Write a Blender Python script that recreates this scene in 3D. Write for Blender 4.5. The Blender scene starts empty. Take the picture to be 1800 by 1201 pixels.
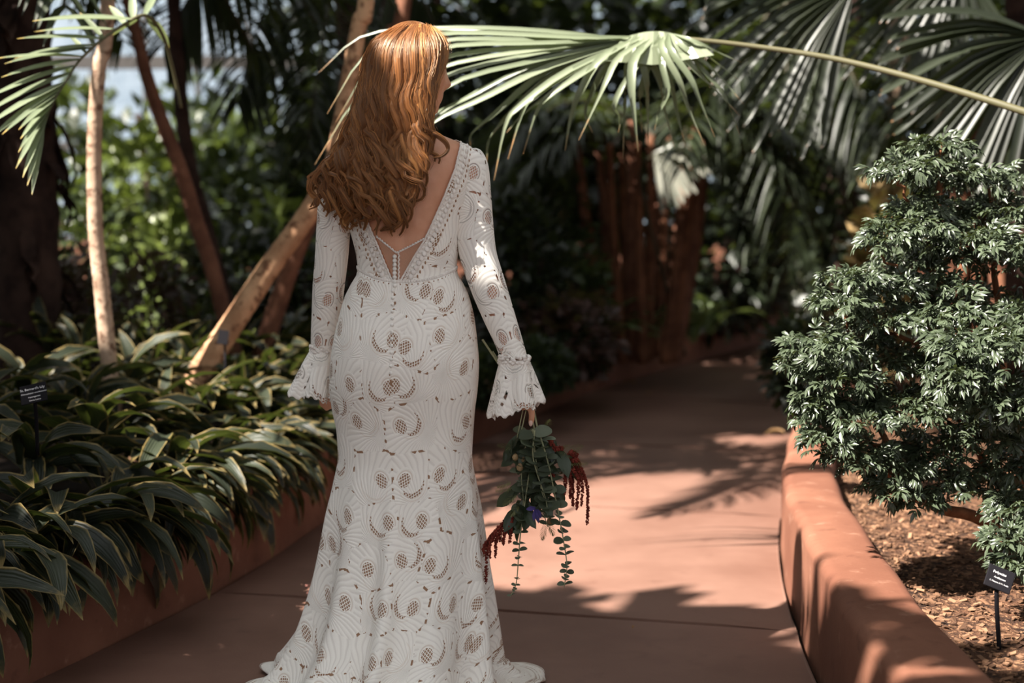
import bpy, math, random
import numpy as np
from mathutils import Vector, Matrix, noise as mnoise
rng = np.random.default_rng(7)
random.seed(7)
PI = math.pi
scene = bpy.context.scene
COL = scene.collection

# ------------------------------------------------------------------ camera
CAM_H = 1.2
PITCH = math.atan(0.08)
F = 2500.0                      # focal length in pixels of the 1800 wide frame
cam_data = bpy.data.cameras.new('camera')
cam = bpy.data.objects.new('camera', cam_data)
COL.objects.link(cam)
cam.location = (0, 0, CAM_H)
cam.rotation_euler = (PI/2 - PITCH, 0, 0)
cam_data.sensor_width = 36.0
cam_data.lens = 50.0
cam_data.clip_end = 300
cam_data.dof.use_dof = True
cam_data.dof.focus_distance = 3.56
cam_data.dof.aperture_fstop = 2.0
scene.camera = cam

# ------------------------------------------------------------------ sky, sun, exposure
world = bpy.data.worlds.new('world')
scene.world = world
world.use_nodes = True
wn = world.node_tree.nodes
bg = wn['Background']
bg.inputs[0].default_value = (0.93, 0.95, 0.98, 1)
bg.inputs[1].default_value = 1.02
SUN_DIR = Vector((0.56, 0.36, -0.745)).normalized()
sd = bpy.data.lights.new('sun', 'SUN')
sd.energy = 15.5
sd.color = (1.0, 0.93, 0.84)
sd.angle = math.radians(0.6)
sun = bpy.data.objects.new('sun', sd)
COL.objects.link(sun)
sun.rotation_euler = SUN_DIR.to_track_quat('-Z', 'Y').to_euler()
sun.location = (-8, -5, 12)
scene.view_settings.view_transform = 'Standard'
scene.view_settings.look = 'None'
scene.view_settings.exposure = 0.48
scene.view_settings.gamma = 1.0
scene.view_settings.use_curve_mapping = False

# ------------------------------------------------------------------ pixel helpers
_FW = np.array([0, math.cos(PITCH), -math.sin(PITCH)])
_UP = np.array([0, math.sin(PITCH), math.cos(PITCH)])
def W(px, py, D):
    """point at distance y = D seen at pixel (px, py)"""
    d = np.array([(px-900)/F, 0, 0]) + _UP*(-(py-600.5)/F) + _FW
    t = D/d[1]
    return np.array([d[0]*t, D, CAM_H + d[2]*t])
def G(px, py, z=0.0):
    d = np.array([(px-900)/F, 0, 0]) + _UP*(-(py-600.5)/F) + _FW
    t = (z-CAM_H)/d[2]
    return np.array([d[0]*t, d[1]*t, z])

# ------------------------------------------------------------------ mesh helpers
def mesh_from(name, V, faces, uv=None, smooth=True):
    """faces: list of tuples or (n,k) int array; uv: per-vertex (n,2)"""
    me = bpy.data.meshes.new(name)
    V = np.asarray(V, dtype=np.float32)
    if isinstance(faces, np.ndarray):
        n, k = faces.shape
        me.vertices.add(len(V)); me.vertices.foreach_set('co', V.ravel())
        me.loops.add(n*k); me.loops.foreach_set('vertex_index', faces.astype(np.int32).ravel())
        me.polygons.add(n)
        me.polygons.foreach_set('loop_start', np.arange(0, n*k, k, dtype=np.int32))
        me.polygons.foreach_set('loop_total', np.full(n, k, dtype=np.int32))
        me.update(calc_edges=True)
    else:
        me.from_pydata(V.tolist(), [], faces)
        me.update()
    if uv is not None:
        lay = me.uv_layers.new(name='UVMap')
        li = np.empty(len(me.loops), dtype=np.int32)
        me.loops.foreach_get('vertex_index', li)
        lay.data.foreach_set('uv', np.asarray(uv, dtype=np.float32)[li].ravel())
    me.polygons.foreach_set('use_smooth', np.full(len(me.polygons), bool(smooth)))
    me.validate()
    return me
def grid_faces(n, m, wrap=False):
    """n rows x m columns of vertices; quads; wrap closes the columns"""
    r = np.arange(n-1)[:, None]; c = np.arange(m if wrap else m-1)[None, :]
    c2 = (c+1) % m
    a = r*m+c; b = r*m+c2; d = (r+1)*m+c2; e = (r+1)*m+c
    return np.stack([np.broadcast_to(x, a.shape) for x in (a, b, d, e)], -1).reshape(-1, 4)
def merge(parts):
    """parts: list of (V, F ndarray) of one face size"""
    Vs, Fs, o = [], [], 0
    for v, f in parts:
        Vs.append(v); Fs.append(np.asarray(f)+o); o += len(v)
    return np.concatenate(Vs), np.concatenate(Fs)
def instances(V, Fc, mats):
    """mats: (n,4,4) -> merged V, F"""
    mats = np.asarray(mats); V = np.asarray(V); Fc = np.asarray(Fc)
    n = len(mats)
    out = np.einsum('nij,vj->nvi', mats[:, :3, :3], V) + mats[:, None, :3, 3]
    f = Fc[None] + (np.arange(n)*len(V))[:, None, None]
    return out.reshape(-1, 3), f.reshape(-1, Fc.shape[1])
def obj(name, me, mat=None, parent=None, loc=None):
    o = bpy.data.objects.new(name, me)
    COL.objects.link(o)
    if mat is not None and me is not None and len(me.materials) == 0:
        me.materials.append(mat)
    if parent is not None: o.parent = parent
    if loc is not None: o.location = loc
    return o
def tag(o, label, cat, group=None, kind=None):
    o['label'] = label; o['category'] = cat
    if group: o['group'] = group
    if kind: o['kind'] = kind
    return o
def thing(name, label, cat, loc=(0, 0, 0), group=None):
    o = bpy.data.objects.new(name, None)
    COL.objects.link(o); o.location = loc
    o.empty_display_size = 0.1
    return tag(o, label, cat, group)
def part(root, name, V, faces, mat, uv=None, smooth=True, kind=None, off=None):
    """mesh given in world coordinates, child of root (root unrotated); off = world origin of a parent that is itself a child at zero"""
    loc = np.array(root.location) if off is None else np.asarray(off)
    me = mesh_from(name, np.asarray(V)-loc, faces, uv, smooth)
    o = obj(name, me, mat, root)
    if kind: o['kind'] = kind
    return o
def struct(name, V, faces, mat, uv=None, smooth=False):
    o = obj(name, mesh_from(name, V, faces, uv, smooth), mat)
    o['kind'] = 'structure'
    return o
def catmull(P, n):
    """resample a polyline of points (k,d) smoothly into n points"""
    P = np.asarray(P, float); k = len(P)
    Q = np.vstack([2*P[0]-P[1], P, 2*P[-1]-P[-2]])
    s = np.linspace(0, k-1, n); i = np.minimum(s.astype(int), k-2); t = (s-i)[:, None]
    a, b, c, d = Q[i], Q[i+1], Q[i+2], Q[i+3]
    return 0.5*((2*b)+(-a+c)*t+(2*a-5*b+4*c-d)*t*t+(-a+3*b-3*c+d)*t**3)
def tube(path, rad, k=8, cap=True, flat=1.0):
    """tube of quads along path (n,3) with radius (n,) -> V, F (F quads; caps are degenerate fans of quads)"""
    P = np.asarray(path, float); n = len(P)
    rad = np.broadcast_to(np.asarray(rad, float), (n,))
    T = np.gradient(P, axis=0); T /= np.linalg.norm(T, axis=1)[:, None]+1e-12
    ref = np.array([0, 1, 0.]) if abs(T[0, 1]) < 0.8 else np.array([1., 0, 0])
    Nn = np.empty_like(P); Bn = np.empty_like(P)
    u = np.cross(T[0], ref); u /= np.linalg.norm(u)
    for i in range(n):
        u = u - T[i]*np.dot(u, T[i]); u /= np.linalg.norm(u)+1e-12
        Nn[i] = u; Bn[i] = np.cross(T[i], u)
    th = np.linspace(0, 2*PI, k, endpoint=False)
    V = P[:, None]+rad[:, None, None]*(np.cos(th)[None, :, None]*Nn[:, None]+flat*np.sin(th)[None, :, None]*Bn[:, None])
    V = V.reshape(-1, 3); Fq = grid_faces(n, k, True)
    if cap:
        o = len(V); V = np.vstack([V, P[0], P[-1]])
        j = np.arange(k); j2 = (j+1) % k
        f0 = np.stack([np.full(k, o), j2, j, j], -1)
        # triangles written as quads would be degenerate; use two-step fan of quads when k is even
        jj = np.arange(0, k, 2)
        f0 = np.stack([np.full(len(jj), o), (jj+2) % k, (jj+1) % k, jj], -1)
        b = (n-1)*k
        f1 = np.stack([np.full(len(jj), o+1), b+jj, b+(jj+1) % k, b+(jj+2) % k], -1)
        Fq = np.vstack([Fq, f0, f1])
    return V, Fq
def sphere_q(k=8, n=5):
    """unit sphere of quads/triangle-free: cube-sphere-like lat long with closed poles"""
    ph = np.linspace(-PI/2+0.18, PI/2-0.18, n)
    P = np.stack([np.zeros(n), np.zeros(n), np.sin(ph)], -1)
    V = []
    th = np.linspace(0, 2*PI, k, endpoint=False)
    for p in ph: V += [[math.cos(p)*math.cos(t), math.cos(p)*math.sin(t), math.sin(p)] for t in th]
    V += [[0, 0, -1], [0, 0, 1]]
    Fq = grid_faces(n, k, True); o = n*k; b = (n-1)*k; jj = np.arange(0, k, 2)
    f0 = np.stack([np.full(len(jj), o), (jj+2) % k, (jj+1) % k, jj], -1)
    f1 = np.stack([np.full(len(jj), o+1), b+jj, b+(jj+1) % k, b+(jj+2) % k], -1)
    return np.array(V), np.vstack([Fq, f0, f1])
SPH = sphere_q()
SPH6 = sphere_q(6, 3)
def frame(loc, direction, up=(0, 0, 1), scale=1.0, roll=0.0):
    """4x4: local +Y along direction, +Z near up"""
    y = np.asarray(direction, float); y = y/(np.linalg.norm(y)+1e-12)
    u = np.asarray(up, float)
    x = np.cross(y, u)
    if np.linalg.norm(x) < 1e-4: x = np.cross(y, [1, 0, 0.3])
    x /= np.linalg.norm(x); z = np.cross(x, y)
    c, s = math.cos(roll), math.sin(roll)
    x, z = c*x+s*z, -s*x+c*z
    m = np.eye(4); sc = np.broadcast_to(np.asarray(scale, float), (3,))
    m[:3, 0] = x*sc[0]; m[:3, 1] = y*sc[1]; m[:3, 2] = z*sc[2]; m[:3, 3] = loc
    return m
def box(c, s, R=None):
    c = np.asarray(c, float); s = np.asarray(s, float)/2
    V = np.array([[x, y, z] for x in (-1, 1) for y in (-1, 1) for z in (-1, 1)], float)*s
    if R is not None: V = V @ np.asarray(R)[:3, :3].T
    Fq = np.array([[0, 1, 3, 2], [4, 6, 7, 5], [0, 4, 5, 1], [2, 3, 7, 6], [0, 2, 6, 4], [1, 5, 7, 3]])
    return V+c, Fq

# ------------------------------------------------------------------ material helpers
def srgb(r, g, b):
    f = lambda c: (c/255/12.92 if c/255 <= 0.04045 else ((c/255+0.055)/1.055)**2.4)
    return (f(r), f(g), f(b), 1)
class X:
    """tiny expression builder over Math nodes"""
    def __init__(s, nt, sock): s.nt, s.s = nt, sock
    def _m(s, op, *a):
        n = s.nt.nodes.new('ShaderNodeMath'); n.operation = op
        for i, v in enumerate((s,)+a):
            if isinstance(v, X): s.nt.links.new(v.s, n.inputs[i])
            else: n.inputs[i].default_value = float(v)
        return X(s.nt, n.outputs[0])
    def __add__(s, o): return s._m('ADD', o)
    __radd__ = __add__
    def __sub__(s, o): return s._m('SUBTRACT', o)
    def __rsub__(s, o): return (s*-1.0)+o
    def __mul__(s, o): return s._m('MULTIPLY', o)
    __rmul__ = __mul__
    def __truediv__(s, o): return s._m('DIVIDE', o)
    def sin(s): return s._m('SINE')
    def cos(s): return s._m('COSINE')
    def abs(s): return s._m('ABSOLUTE')
    def sqrt(s): return s._m('SQRT')
    def frac(s): return s._m('FRACT')
    def sign(s): return s._m('SIGN')
    def lt(s, o): return s._m('LESS_THAN', o)
    def gt(s, o): return s._m('GREATER_THAN', o)
    def max(s, o): return s._m('MAXIMUM', o)
    def min(s, o): return s._m('MINIMUM', o)
    def pow(s, o): return s._m('POWER', o)
    def atan2(s, o): return s._m('ARCTAN2', o)
    def step(s, a, b):
        n = s.nt.nodes.new('ShaderNodeMapRange'); n.interpolation_type = 'SMOOTHSTEP'
        s.nt.links.new(s.s, n.inputs[0]); n.inputs[1].default_value = a; n.inputs[2].default_value = b
        return X(s.nt, n.outputs[0])
def new_mat(name):
    m = bpy.data.materials.new(name); m.use_nodes = True
    nt = m.node_tree; return m, nt, nt.nodes['Principled BSDF'], nt.nodes['Material Output']
def rgbmix(nt, fac, a, b, mode='MIX'):
    n = nt.nodes.new('ShaderNodeMix'); n.data_type = 'RGBA'; n.blend_type = mode
    for sock, v in ((n.inputs[0], fac), (n.inputs[6], a), (n.inputs[7], b)):
        if isinstance(v, X): v = v.s
        if hasattr(v, 'is_output'): nt.links.new(v, sock)
        else: sock.default_value = v
    return n.outputs[2]
def tex_noise(nt, scale, detail=3, coord='Object', rough=0.55):
    tc = nt.nodes.new('ShaderNodeTexCoord'); n = nt.nodes.new('ShaderNodeTexNoise')
    n.inputs['Scale'].default_value = scale; n.inputs['Detail'].default_value = detail
    n.inputs['Roughness'].default_value = rough
    nt.links.new(tc.outputs[coord], n.inputs['Vector'])
    return X(nt, n.outputs['Fac'])
def bump(nt, h, strength, dist=0.01):
    b = nt.nodes.new('ShaderNodeBump'); b.inputs['Strength'].default_value = strength
    b.inputs['Distance'].default_value = dist
    nt.links.new(h.s, b.inputs['Height']); return b.outputs[0]
def mat_noise(name, c1, c2, scale=8, rough=0.8, bumps=0.3, dist=0.01, spec=0.3, c3=None, scale3=40, detail=5):
    m, nt, p, out = new_mat(name)
    n = tex_noise(nt, scale, detail)
    col = rgbmix(nt, n.step(0.32, 0.68), c1, c2)
    h = n
    if c3 is not None:
        n3 = tex_noise(nt, scale3, 4); col = rgbmix(nt, n3.step(0.52, 0.66), col, c3); h = n*0.5+n3
    nt.links.new(col, p.inputs['Base Color'])
    p.inputs['Roughness'].default_value = rough
    p.inputs['Specular IOR Level'].default_value = spec
    if bumps: nt.links.new(bump(nt, h, bumps, dist), p.inputs['Normal'])
    return m
def mat_leaf(name, c1, c2, rough=0.45, trans=0.25, island=True, spec=0.5, tip=None, vein=0.0):
    """leaf: colour varies from leaf to leaf; some light comes through; UV x across (0..1), y along"""
    m, nt, p, out = new_mat(name)
    if island:
        g = nt.nodes.new('ShaderNodeNewGeometry'); r = X(nt, g.outputs['Random Per Island'])
    else:
        g = nt.nodes.new('ShaderNodeObjectInfo'); r = X(nt, g.outputs['Random'])
    col = rgbmix(nt, r, c1, c2)
    if tip is not None:
        u = nt.nodes.new('ShaderNodeUVMap'); s = nt.nodes.new('ShaderNodeSeparateXYZ')
        nt.links.new(u.outputs[0], s.inputs[0]); ux, uy = X(nt, s.outputs[0]), X(nt, s.outputs[1])
        nz = tex_noise(nt, 30, 2)
        edge = ((ux-0.5).abs()*2.0+nz*0.35-0.17).step(0.78, 1.0)
        end = (uy+nz*0.3-0.15).step(0.86, 1.0)
        col = rgbmix(nt, edge.max(end)*0.8, col, tip)
        if vein:
            vv = (ux*46.0).sin()
            nt.links.new(bump(nt, vv, vein, 0.002), p.inputs['Normal'])
    nt.links.new(col, p.inputs['Base Color'])
    p.inputs['Roughness'].default_value = rough
    p.inputs['Specular IOR Level'].default_value = spec
    t = nt.nodes.new('ShaderNodeBsdfTranslucent')
    tc = rgbmix(nt, 0.35, col, srgb(150, 170, 60)); nt.links.new(tc, t.inputs[0])
    mx = nt.nodes.new('ShaderNodeMixShader'); mx.inputs[0].default_value = trans
    nt.links.new(p.outputs[0], mx.inputs[1]); nt.links.new(t.outputs[0], mx.inputs[2])
    nt.links.new(mx.outputs[0], out.inputs[0])
    return m
def mat_plain(name, c, rough=0.6, spec=0.4, metal=0.0):
    m, nt, p, out = new_mat(name)
    n = tex_noise(nt, 25, 3)
    col = rgbmix(nt, n*0.25, c, (c[0]*0.6, c[1]*0.6, c[2]*0.6, 1))
    nt.links.new(col, p.inputs['Base Color']); p.inputs['Roughness'].default_value = rough
    p.inputs['Specular IOR Level'].default_value = spec; p.inputs['Metallic'].default_value = metal
    return m
# ================================================================== THE SETTING
def mat_concrete():
    m, nt, p, out = new_mat('terracotta_concrete')
    n1 = tex_noise(nt, 1.3, 5); n2 = tex_noise(nt, 9, 5); n3 = tex_noise(nt, 160, 3)
    col = rgbmix(nt, n1.step(0.3, 0.7), srgb(105, 75, 63), srgb(128, 97, 84))
    col = rgbmix(nt, n2.step(0.55, 0.8)*0.35, col, srgb(80, 50, 40))
    col = rgbmix(nt, n3.step(0.6, 0.8)*0.25, col, srgb(154, 118, 102))
    nt.links.new(col, p.inputs['Base Color'])
    p.inputs['Roughness'].default_value = 0.58; p.inputs['Specular IOR Level'].default_value = 0.35
    nt.links.new(bump(nt, n2*0.6+n3*0.4, 0.25, 0.004), p.inputs['Normal'])
    return m
def mat_wall():
    m, nt, p, out = new_mat('terracotta_render')
    n1 = tex_noise(nt, 2.2, 5); n2 = tex_noise(nt, 14, 6); n3 = tex_noise(nt, 120, 3)
    col = rgbmix(nt, n1.step(0.3, 0.7), srgb(102, 64, 49), srgb(126, 85, 67))
    col = rgbmix(nt, n2.step(0.58, 0.75)*0.4, col, srgb(164, 126, 106))
    col = rgbmix(nt, n2.step(0.42, 0.28)*0.4, col, srgb(76, 44, 34))
    nt.links.new(col, p.inputs['Base Color'])
    p.inputs['Roughness'].default_value = 0.75; p.inputs['Specular IOR Level'].default_value = 0.25
    nt.links.new(bump(nt, n2*0.7+n3*0.3, 0.35, 0.006), p.inputs['Normal'])
    return m
M_CONC = mat_concrete(); M_WALL = mat_wall()
M_JOINT = mat_noise('joint_dirt', srgb(40, 26, 22), srgb(64, 44, 36), 30, 0.95)
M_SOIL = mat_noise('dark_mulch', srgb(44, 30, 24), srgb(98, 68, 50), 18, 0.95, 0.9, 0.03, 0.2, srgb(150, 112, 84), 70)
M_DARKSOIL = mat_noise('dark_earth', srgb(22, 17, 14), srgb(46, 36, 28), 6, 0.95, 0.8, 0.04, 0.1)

# path edges (joint k joins PL[k] to PR[k])
PL = np.array([(-3.1, -2.2), (-2.55, -0.6), (-1.95, 1.3), (-1.48, 3.05), (-0.98, 4.615), (-0.66, 6.30), (-0.16, 8.0), (0.55, 10.3), (1.62, 12.7), (2.85, 15.2), (4.6, 17.8), (7.2, 20.5)])
PR = np.array([(1.9, -3.2), (1.25, -1.4), (0.92, 0.6), (0.785, 2.5), (0.856, 4.155), (1.13, 5.85), (1.60, 7.55), (2.35, 9.3), (3.45, 11.3), (4.9, 13.3), (6.8, 15.2), (9.4, 17.2)])
NS = 14
def edge(P): return catmull(P, (len(P)-1)*NS+1)
EL, ER = edge(PL), edge(PR)

# base ground under everything
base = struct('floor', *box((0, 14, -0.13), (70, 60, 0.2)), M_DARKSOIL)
# concrete slabs, one object each, with a groove between them
for k in range(len(PL)-1):
    a, b = k*NS, (k+1)*NS
    L = EL[a:b+1].copy(); R = ER[a:b+1].copy()
    g = 0.006
    for arr in (L, R):
        d0 = arr[1]-arr[0]; arr[0] += d0/np.linalg.norm(d0)*g
        d1 = arr[-2]-arr[-1]; arr[-1] += d1/np.linalg.norm(d1)*g
    across = R-L; wdt = np.linalg.norm(across, axis=1)[:, None]
    L = L+across/wdt*0.012; R = R-across/wdt*0.012
    m = 9
    rows = []
    for i in range(len(L)):
        for j in range(m):
            q = L[i]*(1-j/(m-1))+R[i]*(j/(m-1)); rows.append((q[0], q[1], 0.0))
    top = np.array(rows); n = len(L)
    Ft = grid_faces(n, m)[:, ::-1]
    # side skirts
    ring = [j for j in range(m)]+[i*m+m-1 for i in range(1, n)]+[(n-1)*m+j for j in range(m-2, -1, -1)]+[i*m for i in range(n-2, 0, -1)]
    low = top[ring].copy(); low[:, 2] = -0.03
    inset = top[ring].copy()
    V = np.vstack([top, low]); o = len(top); c = len(ring)
    Fs = np.array([[ring[i], ring[(i+1) % c], o+(i+1) % c, o+i] for i in range(c)])
    me = mesh_from('path_slab', V, np.vstack([Ft, Fs[:, ::-1]]), None, False)
    s = obj('path_slab', me, M_CONC, base)
    bv = s.modifiers.new('bevel', 'BEVEL'); bv.width = 0.006; bv.segments = 2; bv.limit_method = 'ANGLE'; bv.angle_limit = 1.0
    s['label'] = 'terracotta concrete path slab'

def curb(name, E, side, h=0.30, wdt=0.2, r=0.035):
    """rounded retaining wall along the path edge E; side=+1 the bed lies to the right"""
    T = np.gradient(E, axis=0); T /= np.linalg.norm(T, axis=1)[:, None]
    Nn = np.stack([T[:, 1], -T[:, 0]], -1)*side
    prof = [(0.0, -0.08), (0.006, 0.06), (0.004, h-r)]
    prof += [(0.004+r-r*math.cos(t), h-r+r*math.sin(t)) for t in np.linspace(0.3, PI/2, 5)]
    prof += [(wdt*0.5, h+0.003)]
    prof += [(wdt-r+r*math.sin(t), h-r+r*math.cos(t)) for t in np.linspace(0, PI/2, 5)]
    prof += [(wdt, -0.08)]
    prof = np.array(prof); n, m = len(E), len(prof)
    V = np.zeros((n, m, 3))
    for i in range(n):
        wob = 0.006*math.sin(i*0.37)+0.004*math.sin(i*1.1+1)
        off = prof[:, 0]+wob
        V[i, :, :2] = E[i][None]+Nn[i][None]*off[:, None]
        V[i, :, 2] = prof[:, 1]+0.004*math.sin(i*0.23+2)*(prof[:, 1] > 0.1)
    Fq = grid_faces(n, m)
    if side > 0: Fq = Fq[:, ::-1]
    return struct(name, V.reshape(-1, 3), Fq, M_WALL, None, True), Nn
wl, NL = curb('wall_left', EL, -1)
wr, NR = curb('wall_right', ER, 1)
for o, lab in ((wl, 'low terracotta retaining wall along the left of the path'), (wr, 'low rounded terracotta retaining wall curving along the right of the path')):
    o['label'] = lab

# planting beds: bumpy soil sheets from the walls outwards
def bed(name, E, Nn, z0, width, mat, amp, lift):
    n = len(E); cols = np.concatenate([[0.15], np.linspace(0.2, 1.4, 34), np.linspace(1.55, width, 22)])
    V = []
    for i in range(n):
        for cdist in cols:
            q = E[i]+Nn[i]*cdist
            z = z0+lift*min(1, cdist/3)+amp*(mnoise.noise(Vector((q[0]*5, q[1]*5, 3.1)))+0.5*mnoise.noise(Vector((q[0]*14, q[1]*14, 9.1))))
            V.append((q[0], q[1], z))
    Fq = grid_faces(n, len(cols))
    return struct(name, V, Fq, mat, None, True)
def dens(E):
    return catmull(E[::2], 130)
ELd, ERd = dens(EL), dens(ER)
def nrm(E, side):
    T = np.gradient(E, axis=0); T /= np.linalg.norm(T, axis=1)[:, None]
    return np.stack([T[:, 1], -T[:, 0]], -1)*side
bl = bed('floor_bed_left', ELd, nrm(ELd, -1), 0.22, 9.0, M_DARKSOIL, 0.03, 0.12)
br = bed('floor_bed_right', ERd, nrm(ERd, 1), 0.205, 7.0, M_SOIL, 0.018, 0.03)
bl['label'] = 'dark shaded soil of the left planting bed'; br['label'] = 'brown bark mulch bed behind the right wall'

# glasshouse end wall: posts, rails, panes
M_FRAME = mat_plain('glasshouse_frame', srgb(70, 66, 64), 0.5)
def mat_glass():
    m, nt, p, out = new_mat('glasshouse_pane')
    t = nt.nodes.new('ShaderNodeBsdfTransparent'); g = nt.nodes.new('ShaderNodeBsdfGlossy'); g.inputs['Roughness'].default_value = 0.1
    n = tex_noise(nt, 2.0, 3)
    col = rgbmix(nt, n.step(0.3, 0.7), (0.66, 0.72, 0.76, 1), (0.80, 0.84, 0.87, 1)); nt.links.new(col, t.inputs[0])
    mx = nt.nodes.new('ShaderNodeMixShader'); mx.inputs[0].default_value = 0.06
    nt.links.new(t.outputs[0], mx.inputs[1]); nt.links.new(g.outputs[0], mx.inputs[2]); nt.links.new(mx.outputs[0], out.inputs[0])
    return m
M_GLASS = mat_glass()
YW = 22.0
win = obj('window_1', mesh_from('window_1', *box((0, YW, 0.45), (26, 0.3, 1.1)), None, False), M_WALL)
win['kind'] = 'structure'; win['label'] = 'tall glasshouse end wall of many upright panes behind the palms'
xs = np.arange(-12, 12.01, 0.8); zr = [1.0, 2.45, 3.72, 5.1, 6.6]
mm = mesh_from('mullion', *box((0, YW, 3.8), (0.07, 0.12, 5.7)), None, False)
for x in xs: obj('mullion', mm, M_FRAME, win, (x, 0, 0))
for i, z in enumerate(zr): obj('rail', mesh_from('rail', *box((0, YW, z), (24.1, 0.1, 0.12 if i != 2 else 0.2)), None, False), M_FRAME, win)
pmesh = {}
for i in range(len(zr)-1):
    hh = zr[i+1]-zr[i]-0.1
    pm = mesh_from('pane', *box((0, 0, 0), (0.73, 0.012, hh)), None, False)
    for x in xs[:-1]: obj('pane', pm, M_GLASS, win, (x+0.4, YW, (zr[i]+zr[i+1])/2))
# ================================================================== THE BRIDE
D0 = 3.66
def mat_skin():
    m, nt, p, out = new_mat('skin')
    n = tex_noise(nt, 22, 4)
    col = rgbmix(nt, n.step(0.3, 0.7), srgb(206, 148, 116), srgb(216, 160, 130))
    nt.links.new(col, p.inputs['Base Color'])
    p.inputs['Roughness'].default_value = 0.48
    p.inputs['Subsurface Weight'].default_value = 0.12
    p.inputs['Subsurface Radius'].default_value = (0.012, 0.005, 0.003)
    return m
M_SKIN = mat_skin()
def mat_lace(name, see_through, cell=0.102):
    """embroidered lace: each cell carries a fan of swirling cords, an oval eyelet with netting and a crescent cut-out"""
    m, nt, p, out = new_mat(name)
    uvn = nt.nodes.new('ShaderNodeUVMap'); sep = nt.nodes.new('ShaderNodeSeparateXYZ')
    nt.links.new(uvn.outputs[0], sep.inputs[0])
    u = X(nt, sep.outputs[0])/cell+20.0; v = X(nt, sep.outputs[1])/(cell*1.12)
    cmb = nt.nodes.new('ShaderNodeCombineXYZ'); nt.links.new(u.s, cmb.inputs[0]); nt.links.new(v.s, cmb.inputs[1])
    def vor(feature):
        n = nt.nodes.new('ShaderNodeTexVoronoi'); n.voronoi_dimensions = '2D'; n.feature = feature
        n.inputs['Scale'].default_value = 1.0; n.inputs['Randomness'].default_value = 0.62
        nt.links.new(cmb.outputs[0], n.inputs['Vector']); return n
    vo = vor('F1'); ed = X(nt, vor('DISTANCE_TO_EDGE').outputs['Distance'])
    sp = nt.nodes.new('ShaderNodeSeparateXYZ'); nt.links.new(vo.outputs['Position'], sp.inputs[0])
    sc = nt.nodes.new('ShaderNodeSeparateColor'); nt.links.new(vo.outputs['Color'], sc.inputs[0])
    r1, r2, r3 = (X(nt, sc.outputs[i]) for i in range(3))
    x0 = u-X(nt, sp.outputs[0]); y0 = v-X(nt, sp.outputs[1])
    x0 = x0*((r1-0.5).sign())
    ang = (r2-0.5)*1.5; ca, sa = ang.cos(), ang.sin()
    x = x0*ca-y0*sa; y = x0*sa+y0*ca
    # oval eyelet with diamond netting
    ex, ey = x-0.17, y+0.02
    e = ((ex/0.14).pow(2.0)+(ey/0.168).pow(2.0)).sqrt()
    net = (((ex*1.35+ey)*10.0).frac()-0.5).abs().gt(0.37).max((((ex*1.35-ey)*10.0).frac()-0.5).abs().gt(0.37))
    eye = e.lt(1.0)
    # crescent of netting
    d1 = ((x+0.07).pow(2.0)+(y+0.03).pow(2.0)).sqrt(); d2 = ((x-0.005).pow(2.0)+(y-0.055).pow(2.0)).sqrt()
    cres = (d1+(y*70.0).sin()*0.012).lt(0.275)*d2.gt(0.285)*e.gt(1.3)*r3.gt(0.25)
    cres_band = d1.lt(0.36)*d2.gt(0.36)*e.gt(1.5)*((d1*75.0).sin().gt(-0.2))
    # small holes along the seams of the motifs
    tn = nt.nodes.new('ShaderNodeTexNoise'); tn.inputs['Scale'].default_value = 7.0; tn.inputs['Detail'].default_value = 1.0
    nt.links.new(cmb.outputs[0], tn.inputs['Vector']); nz = X(nt, tn.outputs['Fac'])
    tn2 = nt.nodes.new('ShaderNodeTexNoise'); tn2.inputs['Scale'].default_value = 1.6; tn2.inputs['Detail'].default_value = 1.0
    nt.links.new(cmb.outputs[0], tn2.inputs['Vector']); nz2 = X(nt, tn2.outputs['Fac'])
    chain = ed.lt(0.028)*nz.gt(0.57)*nz2.gt(0.45)
    hole = (eye*(1.0-net)).max(cres*(1.0-net)).max(chain)
    # cords: plumes fanning from a corner of the motif
    fx, fy = x+0.34, y+0.42
    r = (fx.pow(2.0)+fy.pow(2.0)).sqrt(); th = fy.atan2(fx)
    swirl = (th*40.0+r*18.0+(nz2*9.0)).sin()
    rings = (e*8.5).sin()
    near = e.step(1.9, 1.6)*(y+0.6*x).step(0.02, 0.14)
    cord = swirl*(1.0-near)+rings*near
    groove = cord.step(-0.25, -0.98)
    rim = e.step(1.22, 1.16)*e.step(0.98, 1.04)
    fine = nt.nodes.new('ShaderNodeTexNoise'); fine.inputs['Scale'].default_value = 55.0
    nt.links.new(cmb.outputs[0], fine.inputs['Vector'])
    hgt = (cord*0.45+X(nt, fine.outputs['Fac'])*0.5)+rim*0.5-hole*1.2-(ed.lt(0.03)*0.4)
    sheer = (near*groove*e.gt(1.2)*0.55).max(cres_band*0.35)
    white = srgb(246, 241, 234)
    thread = rgbmix(nt, groove*0.42, white, srgb(212, 204, 198))  # grooves between cords tinted darker: crease shade put into the thread colour
    nt.links.new(bump(nt, hgt, 0.45, 0.0018), p.inputs['Normal'])
    p.inputs['Roughness'].default_value = 0.85; p.inputs['Specular IOR Level'].default_value = 0.15
    if see_through:
        nt.links.new(thread, p.inputs['Base Color'])
        t = nt.nodes.new('ShaderNodeBsdfTransparent')
        mx = nt.nodes.new('ShaderNodeMixShader')
        nt.links.new(hole.max(sheer).s, mx.inputs[0])
        nt.links.new(p.outputs[0], mx.inputs[1]); nt.links.new(t.outputs[0], mx.inputs[2]); nt.links.new(mx.outputs[0], out.inputs[0])
    else:
        col = rgbmix(nt, sheer*0.8, thread, srgb(214, 192, 174))
        col = rgbmix(nt, hole, col, srgb(152, 118, 94))
        nt.links.new(col, p.inputs['Base Color'])
    return m
M_LACE = mat_lace('embroidered_lace', False)
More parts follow.
